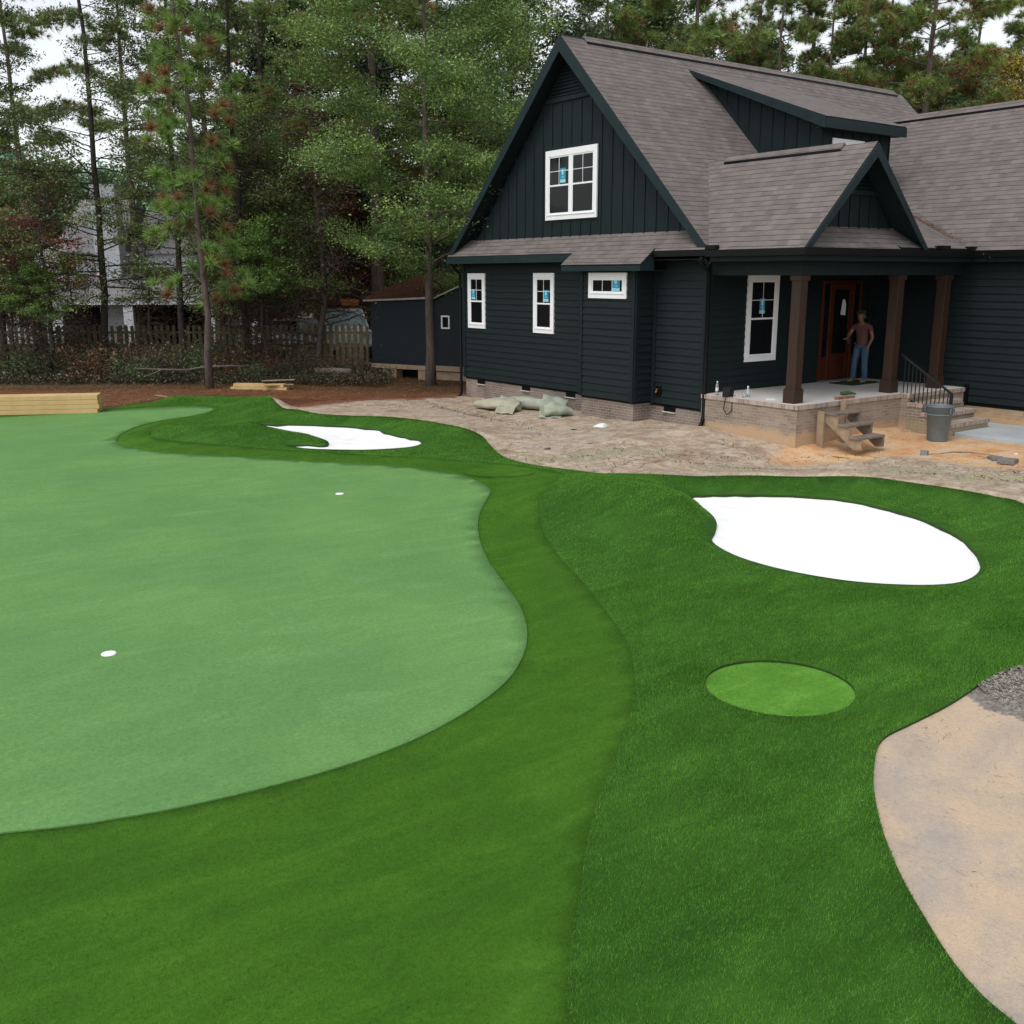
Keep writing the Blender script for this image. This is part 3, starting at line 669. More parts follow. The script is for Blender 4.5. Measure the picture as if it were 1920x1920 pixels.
# hose bib
mb = MB(); mb.box(-.05, -.012, .95+1.0-.55, 1.15+1.0-.55, .72, .95); part(mb, 'faucet_plate', M['gutter'])
mb = MB(); mb.tube([(-.03,1.5,.83), (-.11,1.5,.83), (-.13,1.5,.78)], .02, 8); mb.lathe([(.001,.0),(.045,.0),(.045,.012),(.001,.012)], 12, (-.09,1.5,.87)); part(mb, 'faucet', M['brass'], smooth=True)

# ---- roofs
def slab(poly, th=.07): 
    mb = MB(); P = [np.array(p, float) for p in poly]; n = np.cross(P[1]-P[0], P[2]-P[0]); n /= np.linalg.norm(n)
    if n[2] < 0: P = P[::-1]; n = -n
    m = len(P); mb.add(P + [p-n*th for p in P], [tuple(range(m))], 0); mb.f.append(tuple(range(m, 2*m))[::-1]); mb.m.append(1)
    for i in range(m): mb.f.append((i, m+i, m+(i+1) % m, (i+1) % m)); mb.m.append(1)
    return mb
def mz(y): return EZ + (y+.4)*(RZ-EZ)/(RY+.4)
def roof(name, poly, th=.07): return slab(poly, th).build(name, [M['shingle'], M['fascia']], HS, uv=True)
X0, X1 = -.42, 14.44
roof('roof', [(X0,-.42,EZ-.02), (X1,-.42,EZ-.02), (X1,RY,RZ), (X0,RY,RZ)])
roof('roof', [(X0,10.52,EZ-.02), (X1,10.52,EZ-.02), (X1,RY,RZ), (X0,RY,RZ)])
roof('gable_skirt_roof', [(-.5,-.30,4.2), (-.5,10.4,4.2), (.02,9.98,4.68), (.02,.12,4.68)], .05)
roof('bay_roof', [(-.93,1.33,3.9), (-.93,4.3,3.9), (-.46,4.3,4.27), (-.46,1.33,4.27)], .05)
mb = MB(); mb.box(-.925,-.90,1.34,4.29,3.74,3.865); mb.prism([(-.9,1.34,3.74), (-.9,1.34,3.86), (-.46,1.34,4.2), (-.46,1.34,3.74)], (0,.02,0)); mb.prism([(-.9,4.27,3.74), (-.9,4.27,3.86), (-.46,4.27,4.2), (-.46,4.27,3.74)], (0,.02,0))
mb.box(-.9,.0,1.36,4.27,3.74,3.76)
part(mb, 'bay_fascia', M['fascia'])
# cross gable over the porch
CX, CZ = 1.8, 6.4
roof('porch_gable_roof', [(-.45,-2.98,4.17), (CX,-2.98,CZ), (CX,3.0,CZ), (-.45,3.0,4.17)], .06)
roof('porch_gable_roof', [(4.05,-2.98,4.17), (CX,-2.98,CZ), (CX,3.0,CZ), (4.05,3.0,4.17)], .06)
roof('porch_skirt_roof', [(-.36,-2.95,4.2), (3.96,-2.95,4.2), (3.5,-2.38,4.68), (.10,-2.38,4.68)], .04)
roof('porch_shed_roof', [(3.0,-2.97,4.24), (9.0,-2.97,4.24), (9.0,1.5,6.04), (3.0,1.5,6.04)], .05)
# porch gable face
mb = MB(); mb.prism([(-.1,-2.4,4.3), (3.7,-2.4,4.3), (CX,-2.4,CZ-.12)], (0,.08,0)); part(mb, 'porch_gable_wall', M['board'])
for i in range(-5, 6):
    mb = MB(); x = CX + i*.36; top = CZ-.2-abs(x-CX)
    top = min(top, 5.42)
    if top > 4.7: mb.box(x-.022, x+.022, -2.425, -2.4, 4.6, top); part(mb, 'batten', M['board'])
def louvre(cx, y, z0, z1, half, axis, nrm, name='gable_vent'):
    """triangular vent, apex up; axis 'x' faces -Y, axis 'y' faces -X"""
    def P(a, d, z): return (cx+a, y-d, z) if axis == 'x' else (y-d, cx+a, z)
    mb = MB(); mb.prism([P(-half,.012,z0), P(half,.012,z0), P(0,.012,z1)], np.array(P(0,0,0))-np.array(P(0,.012,0)))
    v = part(mb, name, M['gutter'])
    mb = MB(); n = int((z1-z0)/.085)
    for k in range(n):
        z = z0+.03+k*.085; h = half*(1-(z-z0)/(z1-z0))-.02
        if h < .05: break
        mb.hexa([P(-h,.05,z), P(h,.05,z), P(h,.012,z+.05), P(-h,.012,z+.05), P(-h,.05,z+.012), P(h,.05,z+.012), P(h,.012,z+.062), P(-h,.012,z+.062)])
    part(mb, 'slat', M['board'], v)
    mb = MB(); mb.bar(P(-half-.05,.035,z0-.05), P(half+.05,.035,z0-.05), .05, .11); part(mb, 'vent_sill', M['board'], v)
louvre(CX, -2.4, 5.45, CZ-.2, .85, 'x', None)
louvre(RY, 0.0, 8.2, 9.25, 1.02, 'y', None)
# main gable face: boards and battens
mb = MB(); mb.prism([(0,.3,4.3), (0,GW-.4,4.3), (0,RY,RZ-.3)], (.03,0,0)); part(mb, 'gable_wall', M['board'])
mb = MB()
k = -12
while k <= 12:
    y = RY + k*.405; top = RZ - .32 - abs(y-RY)*(RZ-EZ)/(RY+.4)
    top = min(top, 8.05)
    if top > 4.75:
        for za, zb in (((4.6, 5.05), (7.0, top)) if 3.9 < y < 6.2 else ((4.6, top),)):
            mb = MB(); mb.box(-.022, .0, y-.022, y+.022, za, zb); part(mb, 'batten', M['board'])
    k += 1
# rake and eave boards
def rake(a, b, h=.25, t=.03, name='rake_board', up=(1,0,0), m='fascia', off=0):
    a = np.array(a, float); b = np.array(b, float); d = b-a; d /= np.linalg.norm(d); s = np.cross(d, up); 
    if s[2] > 0: s = -s
    mb = MB(); P = [a, b, b+s*h, a+s*h]; mb.prism(P, np.array(up)*t); return part(mb, name, M[m])
# mitred rakes of the main gable (plane X=-.45)
def rake_pair(c, top, feet, plane, axis, h=.27):
    """c: centre coord, top: apex height, feet: [(coord, z), (coord, z)]"""
    for fy, fz in feet:
        sl = (top-fz)/abs(c-fy); vh = h*math.sqrt(1+sl*sl)
        pts = [(fy, fz), (c, top), (c, top-vh), (fy, fz-vh*.62)]
        P = [((plane, a, z) if axis == 'y' else (a, plane, z)) for a, z in pts]
        mb = MB(); mb.prism(P, (.035,0,0) if axis == 'y' else (0,.035,0)); part(mb, 'rake_board', M['fascia'])
rake_pair(RY, RZ-.02, [(10.53, EZ-.04), (-.43, EZ-.04)], -.455, 'y')
rake_pair(CX, CZ-.03, [(-.46, 4.14), (4.06, 4.14)], -3.015, 'x', .2)
# soffits under the rakes
mb = MB()
for fy in (10.5, -.4): mb.prism([(-.42, fy, EZ-.14), (-.42, RY, RZ-.14), (0.0, RY, RZ-.14), (0.0, fy, EZ-.14)], (0,0,.02))
part(mb, 'soffit', M['board'])
mb = MB()
mb.box(-.5, -.47, 4.3, 10.42, 3.98, 4.185); mb.box(-.47, .0, -.3, 10.4, 3.985, 4.0)
part(mb, 'skirt_fascia', M['fascia'])
mb = MB(); mb.box(-.55, -.47, -.42, 1.34, 4.06, 4.2); part(mb, 'gutter', M['gutter'])
# porch gutters, beams, ceiling
mb = MB(); mb.box(-.58, -.455, -3.1, -.42, 4.04, 4.185); part(mb, 'gutter', M['gutter'])
mb = MB(); mb.box(-.584, 5.9, -3.124, -2.98, 4.043, 4.188); part(mb, 'gutter', M['gutter'])
mb = MB(); mb.box(5.78, 5.9, -9.4, -3.12, 4.045, 4.19); part(mb, 'gutter', M['gutter'])
mb = MB(); mb.box(-.47, 6.2, -3.0, -2.97, 3.93, 4.12); mb.box(-.455, -.42, -2.97, -.3, 3.93, 4.1); mb.box(5.9, 5.93, -9.4, -3.0, 3.93, 4.12); part(mb, 'eave_fascia', M['board'])
mb = MB(); mb.box(.02, 6.2, -2.6, -2.3, 3.63, 4.0); mb.box(.02, .3, -2.3, .0, 3.63, 4.0); part(mb, 'porch_beam', M['board'])
mb = MB(); mb.box(.3, 6.2, -2.3, 0, 3.93, 3.96); mb.box(-.42, 6.2, -2.98, -2.6, 3.945, 3.965); mb.box(-.42, .02, -2.6, 0, 3.945, 3.965); mb.box(5.93, 6.2, -9.4, -2.98, 3.945, 3.965); part(mb, 'porch_ceiling', M['board'])
for x, y in ((-.47,-.55), (4.45,-3.02), (5.75,-3.02)):
    mb = MB(); mb.box(x-.06, x+.28 if y < -1 else x+.06, y-.1, y+.1 if y < -1 else y+.22, 4.2, 4.29); part(mb, 'gutter_guard', M['gutter'])
# roof of the right wing
WX, WZ = 9.65, 8.05
roof('wing_roof', [(5.8,-9.4,4.2), (WX,-9.4,WZ), (WX,3.6,WZ), (5.8,3.6,4.2)], .06)
roof('wing_roof', [(13.5,-9.4,4.2), (WX,-9.4,WZ), (WX,3.6,WZ), (13.5,3.6,4.2)], .06)
mb = MB(); mb.prism([(6.3,-8.95,4.0), (13.0,-8.95,4.0), (WX,-8.95,WZ-.3)], (0,8.9,0)); part(mb, 'wing_attic', M['board'])
# ridge vents
def ridge(a, b, w=.16):
    a = np.array(a, float); b = np.array(b, float); d = (b-a)/np.linalg.norm(b-a); s = np.cross(d, (0,0,1)); s /= np.linalg.norm(s)
    r = MB()
    for sg in (-1, 1):
        q = s*sg*w; dn = np.array((0,0,-w))
        r.hexa([a+(0,0,.0), b+(0,0,.0), b+q+dn, a+q+dn, a+(0,0,.035), b+(0,0,.035), b+q+dn+(0,0,.035)+q*.05, a+q+dn+(0,0,.035)+q*.05])
    part(r, 'ridge_vent', M['shingle'], uv=True)
    r = MB()
    for sg in (-1, 1):
        q = s*sg*(w+.012); dn = np.array((0,0,-w+.004)); r.bar(a+q+dn, b+q+dn, .012, .058)
    part(r, 'ridge_vent_edge', M['gutter'])
ridge((.35,RY,RZ+.02), (14.05,RY,RZ+.02)); ridge((CX,-2.15,CZ+.02), (CX,1.2,CZ+.02), .13); ridge((WX,-9.4,WZ+.02), (WX,3.2,WZ+.02))
# pine needles caught in the valley
V = []
for _ in range(900):
    t = rng.uniform(0, 1); x = 5.95 + t*1.6 + rng.normal(0,.16); z = 4.2+(x-5.8); y = -2.97 + (z-4.24)/.402 + rng.normal(0,.12)
    z = max(4.2+(x-5.8), 4.24+(y+2.97)*.402)+.02; a = rng.uniform(0, PI); d = np.array((math.cos(a), math.sin(a), rng.uniform(.1,.6)))*.09; s = np.array((-math.sin(a), math.cos(a), 0))*.006
    p = np.array((x, y, z)); V += [p-s, p+s, p+d]
o = raw_mesh('needle_drift', np.array(V), 3, M['needle2'], parent=HS)
# shed dormer
mb = MB(); mb.prism([(4.1,.2,4.7), (4.1,4.4,8.8), (4.1,4.4,8.86), (4.1,.2,7.36)], (2.8,0,0)); part(mb, 'dormer_wall', M['board'])
mb = MB()
for k in range(0, 11):
    y = .2+.02+k*.4; zt = 7.36+.37*(y-.2)-.02; zb = mz(y)
    if zt > zb: mb = MB(); mb.box(4.078, 4.1, y-.02, y+.02, zb-.1, zt); part(mb, 'batten', M['board'])
for k in range(0, 8): mb = MB(); mb.box(4.12+k*.395-.02, 4.12+k*.395+.02, .178, .2, 4.7, 7.33); part(mb, 'batten', M['board'])
mb = MB(); mb.prism([(4.085,.2,mz(.2)), (4.085,3.8,mz(3.8)), (4.085,3.8,mz(3.8)+.2), (4.085,.2,mz(.2)+.2)], (.014,0,0)); part(mb, 'flashing_board', M['board'])
roof('dormer_roof', [(3.78,-.1,7.42), (7.15,-.1,7.42), (7.15,4.85,9.26), (3.78,4.85,9.26)], .05)
mb = MB(); mb.prism([(3.765,-.1,7.38), (3.765,4.62,9.13), (3.765,4.40,8.95), (3.765,-.1,7.14)], (.03,0,0)); mb.box(3.78, 7.16, -.125, -.095, 7.15, 7.385); mb.box(3.8, 7.12, -.095, .2, 7.17, 7.19)
part(mb, 'dormer_fascia', M['fascia'])

# ---- windows
def window(o, ax, nrm, w, h, units=1, grid=(2,2), double=True, tr=.11, stick=None, label=None):
    """o: lower left corner of the trim seen from outside; ax: unit vector to the right; nrm: outward"""
    o, ax, nrm = np.array(o, float), np.array(ax, float), np.array(nrm, float); up = np.array((0,0,1.))
    def bx(mb, x0, x1, z0, z1, d0, d1): 
        c = o + ax*(x0+x1)/2 + up*(z0+z1)/2 + nrm*(d0+d1)/2; mb.obox(c, ax*(x1-x0)/2, nrm*(d1-d0)/2, up*(z1-z0)/2)
    mb = MB()
    bx(mb, 0, tr, 0, h, .012, .058); bx(mb, w-tr, w, 0, h, .012, .058); bx(mb, tr, w-tr, h-tr*1.15, h, .012, .060); bx(mb, tr, w-tr, 0, tr*.85, .012, .060)
    bx(mb, tr*.55, w-tr*.55, tr*.85, tr*1.0, .015, .08)
    iw = w-2*tr; uw = iw/units; z0 = tr; z1 = h-tr*1.15
    if units == 2: bx(mb, tr+uw-.055, tr+uw+.055, z0, z1, .012, .055)
    win = part(mb, 'window', M['white'], bevel=.004)
    if label: win['label'] = label
    sash = MB(); gl = MB(); muns = []
    for u_ in range(units):
        xa = tr+u_*uw+(.055 if units == 2 and u_ else 0); xb = tr+(u_+1)*uw-(.055 if units == 2 and not u_ else 0); s = .035; mun = MB(); muns.append(mun)
        bx(sash, xa, xa+s, z0, z1, .006, .046); bx(sash, xb-s, xb, z0, z1, .006, .046); bx(sash, xa+s, xb-s, z1-s, z1, .006, .046); bx(sash, xa+s, xb-s, z0, z0+s*1.3, .006, .046)
        zm = z0+(z1-z0)*.5 if double else z0
        if double: bx(sash, xa+s, xb-s, zm-.022, zm+.022, .006, .05)
        gx0, gx1 = xa+s, xb-s; za, zb = (zm+.02 if double else z0+s), z1-s
        for i in range(1, grid[0]): x = gx0+(gx1-gx0)*i/grid[0]; bx(mun, x-.0075, x+.0075, za, zb, .0385, .044)
        for i in range(1, grid[1]): z = za+(zb-za)*i/grid[1]; bx(mun, gx0, gx1, z-.0075, z+.0075, .0387, .0442)
        bx(gl, gx0, gx1, z0+s*.9, zb, .033, .037)
        if stick and stick[0] == u_:
            sx, sz = gx0+(gx1-gx0)*stick[1], za+(zb-za)*stick[2]; sw, sh = stick[3], stick[4]
            st = MB(); bx(st, sx, sx+sw, sz, sz+sh, .0372, .0378); so = st.build('sticker', M['sticker'], win)
            st = MB(); bx(st, sx+.0, sx+sw, sz, sz+sh*.22, .0379, .0382); bx(st, sx+sw*.28, sx+sw*.62, sz+sh*.55, sz+sh*.9, .0379, .0382); bx(st, sx+sw*.22, sx+sw*.74, sz+sh*.36, sz+sh*.42, .0379, .0382)
            st.build('sticker_print', M['sticker2'], win)
    sash.build('sash', M['white'], win, bevel=.003); [q.build('muntin', M['white'], win) for q in muns if q.v]; gl.build('pane', M['glass'], win)
    return win
W_ = (0,-1,0)      # to the right along the gable wall
window((0,6.08,5.1), W_, (-1,0,0), 2.13, 1.8, 2, tr=.14, stick=(0,.55,.06,.23,.37), label='large white double window high in the gable')
window((0,9.95,2.05), W_, (-1,0,0), .92, 1.65, 1, tr=.13, stick=(0,.05,.06,.2,.3), label='narrow white window nearest the back corner')
window((0,6.62,2.04), W_, (-1,0,0), .93, 1.66, 1, tr=.13, stick=(0,.5,.06,.22,.32), label='narrow white window in the middle of the wall')
window((-.6,3.52,3.07), W_, (-1,0,0), 1.42, .63, 1, grid=(3,1), double=False, tr=.13, stick=(0,.67,.08,.28,.31), label='wide low white window in the bay')
window((1.32,0,1.57), (1,0,0), (0,-1,0), 1.14, 2.08, 1, tr=.13, stick=(0,.36,.12,.2,.36), label='tall white window on the porch')
window((4.45,.2,6.0), (1,0,0), (0,-1,0), 1.3, .98, 1, double=False, grid=(3,1), tr=.13, label='white dormer window mostly hidden by the porch gable')

# ---- porch
mb = MB(); mb.box(-.1, 6.19, -2.8, -.02, -.45, .80); mb.box(3.72, 6.19, -3.0, -2.8, -.45, .795)
part(mb, 'porch_base', M['brick2'], uv=True)
mb = MB(); mb.box(-.125, .10, -2.83, -.02, .80, .893); mb.box(.10, 3.72, -2.83, -2.6, .80, .893); mb.box(3.72, 6.19, -3.03, -2.8, .80, .893); part(mb, 'porch_cap', M['cap'], uv=True)
mb = MB(); mb.box(-.08, 6.2, -2.78, -.01, .82, .9); mb.box(3.75, 6.19, -2.98, -2.78, .82, .897); part(mb, 'porch_floor', M['concrete'])
for i in range(3):
    y0 = -3.0-.36*(i+1); z = .9-.2*(i+1)
    mb = MB(); mb.box(3.72, 5.42, y0, y0+.36, -.3, z-.09); st = part(mb, 'step', M['brick3'], uv=True)
    mb = MB(); mb.box(3.70, 5.44, y0-.03, y0+.36, z-.09, z); part(mb, 'tread', M['cap'], st, uv=True)
def post(x, y, label):
    mb = MB(); mb.box(x-.12, x+.12, y-.12, y+.12, 1.2, 3.58); p = part(mb, 'porch_post', M['stain'], bevel=.008); p['label'] = label
    mb = MB(); mb.box(x-.155, x+.155, y-.155, y+.155, .9, 1.2); mb.box(x-.14, x+.14, y-.14, y+.14, 1.2, 1.225); part(mb, 'post_base', M['stain'], p, bevel=.006)
    mb = MB(); mb.box(x-.15, x+.15, y-.15, y+.15, 3.52, 3.625); part(mb, 'post_cap', M['stain'], p, bevel=.005)
post(.18, -2.45, 'stained brown post at the porch corner'); post(3.66, -2.5, 'stained brown post left of the brick steps'); post(5.45, -2.6, 'stained brown post right of the brick steps')
# front door with side lights
mb = MB()
for x0, x1, z0, z1 in ((4.18,4.26,.92,3.5), (4.5,4.56,.92,3.5), (5.46,5.52,.92,3.5), (5.76,5.84,.92,3.5), (4.26,5.76,3.42,3.5)): mb.box(x0, x1, -.07, 0, z0, z1)
mb.box(4.26, 4.5, -.05, 0, .95, 1.55); mb.box(5.52, 5.76, -.05, 0, .95, 1.55)
dr = part(mb, 'front_door', M['door'], bevel=.004)
mb = MB(); mb.box(4.56, 4.70, -.045, -.005, .96, 3.4); mb.box(5.32, 5.46, -.045, -.005, .96, 3.4); mb.box(4.70, 5.32, -.045, -.005, 3.26, 3.4); mb.box(4.70, 5.32, -.045, -.005, .96, 1.16); mb.box(4.70, 5.32, -.045, -.005, 1.48, 1.62); mb.box(4.72, 5.30, -.038, -.005, 1.16, 1.48)
part(mb, 'door_leaf', M['door'], dr, bevel=.004)
mb = MB(); mb.box(4.70, 5.32, -.040, -.035, 1.62, 3.26); mb.box(4.26, 4.5, -.040, -.035, 1.55, 3.42); mb.box(5.52, 5.76, -.040, -.035, 1.55, 3.42); part(mb, 'pane', M['glass'], dr)
mb = MB(); mb.box(4.2, 5.8, -.1, 0, .9, .94); part(mb, 'threshold', M['steel'], dr)
mb = MB(); mb.tube([(5.40,-.05,1.95), (5.40,-.1,1.95), (5.30,-.1,1.95)], .012, 8); mb.box(5.385, 5.415, -.052, -.044, 1.85, 2.05); part(mb, 'handle', M['steel'], dr, smooth=False)
mb = MB(); mb.prism([(4.98,-.045,2.62), (5.19,-.045,2.60), (5.19,-.045,2.9), (5.12,-.045,3.02), (5.04,-.045,3.0)], (0,.003,0)); part(mb, 'notice', M['paper'], dr)
# handrail beside the steps
mb = MB(); RX = 3.84
top0, top1 = (RX,-2.66,1.80), (RX,-4.02,.98)
mb.bar(top0, top1, .045, .03, up=(1,0,0)); rl = part(mb, 'handrail', M['rail'])
mb = MB(); mb.bar((RX,-2.72,.90), (RX,-4.0,.14), .03, .03, up=(1,0,0)); part(mb, 'bottom_rail', M['rail'], rl)
mb = MB(); mb.box(RX-.03, RX+.03, -4.04, -3.98, .1, .98); part(mb, 'newel', M['rail'], rl)
for k in range(12):
    t = (k+.6)/12.3; y = -2.72-1.28*t
    mb = MB(); mb.box(RX-.009, RX+.009, y-.009, y+.009, .90-.76*t, 1.76-.78*t); part(mb, 'baluster', M['rail'], rl)
# downspouts
def spout(pts):
    mb = MB(); mb.tube(pts, .05, 8); o = part(mb, 'downspout', M['gutter'], smooth=True)
spout([(-.5,-.22,4.05), (-.42,-.15,3.9), (-.1,-.09,3.7), (-.09,-.09,.36), (-.16,-.12,.22), (-.34,-.22,.16)])
spout([(-.3,10.5,4.0), (-.2,10.5,3.9), (-.06,10.36,3.65), (-.06,10.36,.0), (-.12,10.36,-.12), (-.26,10.4,-.16)])
mb = MB(); mb.box(6.13, 6.19, -3.1, -2.98, .55, .98); part(mb, 'corner_trim', M['gutter'])
# walkway slab
mb = MB(); mb.box(3.95, 6.225, -16, -4.1, -.1, .10); mb.box(5.5, 6.225, -4.1, -3.05, -.1, .097)
o = mb.build('walkway', M['walk'], None, bevel=.01); tag(o, kind='structure')

# ------------------------------------------------------------------ things on and around the porch
tc = ground_at(1757, 830); t = empty('trash_can', (tc[0], tc[1], gz(tc)+.01), .6, 'round grey plastic trash can with two side handles beside the brick steps', 'trash can')
t.scale = (.83,.83,.92)
mb = MB(); mb.lathe([(.001,.0),(.25,.0),(.262,.02),(.315,.66),(.335,.665),(.342,.83),(.358,.835),(.358,.865),(.338,.865),(.322,.84),(.30,.6),(.25,.06),(.001,.05)], 40); mb.build('body', M['bin'], t, smooth=True)
mb = MB(); mb.lathe([(.337,.64),(.347,.645),(.347,.665),(.337,.67)], 40); mb.build('rim_band', M['bin'], t, smooth=True)
for a in (0, PI):
    c, s = math.cos(a-2.1), math.sin(a-2.1); mb = MB(); e = np.array((c, s, 0)); q = np.array((-s, c, 0))
    mb.obox(e*.352+(0,0,.80), e*.016, q*.11, (0,0,.014)); mb.obox(e*.352+(0,0,.70), e*.016, q*.11, (0,0,.014)); mb.obox(e*.352+q*.10+(0,0,.75), e*.016, q*.012, (0,0,.06)); mb.obox(e*.352-q*.10+(0,0,.75), e*.016, q*.012, (0,0,.06))
    mb.build('handle', M['bin'], t, bevel=.003)
# temporary wooden stairs
t = empty('wooden_stairs', (.95, -3.0, .0), 0, 'small temporary stairs of weathered planks leaning at the porch front', 'stairs')
mb = MB(); mb.box(-.46,-.40,-.07,.10,-.1,.74); mb.build('support_post', M['palewood'], t)
mb = MB(); mb.box(.36,.42,.0,.12,-.1,.93); mb.build('support_post', M['palewood'], t)
for i, (y, z) in enumerate(((-.22,.69), (-.53,.46), (-.84,.23))):
    mb = MB(); mb.box(-.44,.46,y-.15,y+.14,z,z+.045); mb.build('tread', M['oldwood'], t, bevel=.004)
for x in (-.40, .38):
    mb = MB()
    mb.prism([(x,-.06,.69),(x,-.38,.69),(x,-.38,.46),(x,-.69,.46),(x,-.69,.23),(x,-1.0,.23),(x,-1.0,.02),(x,-.82,.0),(x,-.06,.52)], (.045,0,0)); mb.build('stringer', M['palewood' if x < 0 else 'oldwood'], t)
# person at the door
def skinned(name, J, E_, m, parent, sub=2, root=0):
    me = bpy.data.meshes.new(name); me.from_pydata([j[0] for j in J], E_, []); o = bpy.data.objects.new(name, me); col.objects.link(o)
    sk = o.modifiers.new('skin', 'SKIN'); sk.use_smooth_shade = True; sk.branch_smoothing = .4
    for i, j in enumerate(J):
        r = j[1]; me.skin_vertices[0].data[i].radius = r if hasattr(r, '__len__') else (r, r)
    me.skin_vertices[0].data[root].use_root = True
    s = o.modifiers.new('sub', 'SUBSURF'); s.levels = sub; s.render_levels = sub
    dg = bpy.context.evaluated_depsgraph_get(); dg.update(); ev = o.evaluated_get(dg); nm = bpy.data.meshes.new_from_object(ev)
    bpy.data.objects.remove(o); o2 = bpy.data.objects.new(name, nm); col.objects.link(o2); o2.parent = parent
    nm.materials.clear(); nm.materials.append(m); nm.polygons.foreach_set('use_smooth', [True]*len(nm.polygons)); return o2
t = empty('person', (5.05, -.72, .905), 0, 'man in rust shirt and blue jeans standing at the front door, looking down', 'person')
t.rotation_euler = (0, 0, math.radians(-82))          # local -y is where he faces
S = 1.04
def body():
    J = []; E_ = []
    def add(p, r, par=None):
        J.append((tuple(c*S for c in p), tuple(x*S for x in r) if hasattr(r, '__len__') else r*S)); i = len(J)-1
        if par is not None: E_.append((par, i))
        return i
    pel = add((0,0,.95), (.125,.09)); w = add((0,-.01,1.08), (.125,.09), pel); ch = add((0,-.04,1.27), (.165,.115), w); sh = add((0,-.075,1.42), (.11,.08), ch)
    nk = add((0,-.115,1.49), .05, sh); hd = add((0,-.165,1.565), (.056,.07), nk); hd2 = add((0,-.185,1.635), (.076,.098), hd); hd3 = add((0,-.165,1.70), (.066,.085), hd2)
    for s, arm in ((1, 'L'), (-1, 'R')):
        so = add((s*.19,-.06,1.40), .055, sh)
        if s < 0:   # arm reaching to the handle
            el = add((s*.27,-.20,1.16), .043, so); wr = add((s*.18,-.44,1.10), .029, el); pm = add((s*.17,-.51,1.10), (.038,.022), wr)
            d = np.array((.0,-1.,-.05)); base = np.array((s*.17,-.53,1.10))
        else:
            el = add((s*.27,-.02,1.13), .044, so); wr = add((s*.24,-.14,.91), .029, el); pm = add((s*.235,-.165,.84), (.024,.04), wr)
            d = np.array((.0,-.25,-1.)); base = np.array((s*.235,-.175,.82))
        d = d/np.linalg.norm(d); side = np.cross(d, (1,0,0)) if s > 0 else np.array((1.,0,0)); side = side/np.linalg.norm(side)
        for k, (q, L) in enumerate(((-.027,.060),(-.009,.072),(.009,.068),(.026,.054))):
            a = base+side*q; f1 = add(tuple(a+d*L*.45), .0098, pm); add(tuple(a+d*L*.95+np.array((0,.02 if s > 0 else 0,-.02 if s < 0 else 0))), .0085, f1)
        th = base-side*.045+d*(-.02); f1 = add(tuple(th), .012, pm); add(tuple(th+d*.035-side*.008), .010, f1)
        hp = add((s*.085,0,.88), .08, pel); kn = add((s*(.11 if s > 0 else .15), -.035 if s > 0 else -.03,.50), .062, hp); an = add((s*(.12 if s > 0 else .2), .02 if s > 0 else .03,.10), .042, kn); add((s*(.125 if s > 0 else .22), -.08,.045), (.035,.025), an)
    return J, E_
J, E_ = body(); skinned('body', J, E_, M['skin'], t)
Jp = [((0,0,1.02),(.15,.115)), ((.095,0,.88),.112), ((.112,-.035,.50),.082), ((.122,.02,.06),.078), ((-.095,0,.88),.112), ((-.15,-.03,.50),.082), ((-.2,.03,.06),.078)]
skinned('jeans', [(tuple(c*S for c in p), r if not hasattr(r, '__len__') else r) for p, r in Jp], [(0,1),(1,2),(2,3),(0,4),(4,5),(5,6)], M['jeans'], t)
Js = [((0,0,.86),(.16,.13)), ((0,0,.95),(.165,.135)), ((0,-.01,1.10),(.162,.125)), ((0,-.04,1.28),(.185,.135)), ((0,-.075,1.43),(.15,.115)), ((.19,-.06,1.395),.074), ((.235,-.04,1.26),.07), ((-.19,-.06,1.395),.074), ((-.235,-.12,1.27),.07), ((0,-.11,1.50),.07)]
skinned('shirt', [(tuple(c*S for c in p), r) for p, r in Js], [(0,1),(1,2),(2,3),(3,4),(4,5),(5,6),(4,7),(7,8),(4,9)], M['shirt'], t)
skinned('hair', [((0,-.125*S,1.665*S),(.088,.085)), ((0,-.15*S,1.722*S),(.078,.095)), ((0,-.105*S,1.60*S),(.068,.05))], [(0,1),(0,2)], M['hair'], t)
for s, dx, dy in ((1,.127,0), (-1,.215,.01)):
    skinned('shoe', [((s*dx*S, .06+dy, .05),(.06,.055)), ((s*dx*S,-.06+dy,.045),(.062,.05)), ((s*dx*S,-.19+dy,.035),(.05,.032))], [(0,1),(1,2)], M['shoe'], t)
# face details are part of the head mesh area: eyes, nose, ears as small child pieces
mb = MB(); mb.lathe([(.001,-.012),(.012,-.006),(.014,.0),(.001,.014)], 8, (0,-.283*S+.008,1.62*S)); mb.build('nose', M['skin'], t, smooth=True)
for s in (-1, 1):
    mb = MB(); mb.lathe([(.001,-.02),(.011,-.012),(.013,.01),(.001,.022)], 8, (s*.083*S,-.175*S,1.635*S)); mb.build('ear', M['skin'], t, smooth=True)
    mb = MB(); mb.lathe([(.001,-.006),(.008,0),(.001,.006)], 8, (s*.03*S,-.272*S,1.648*S)); mb.build('eye', M['black'], t, smooth=True)
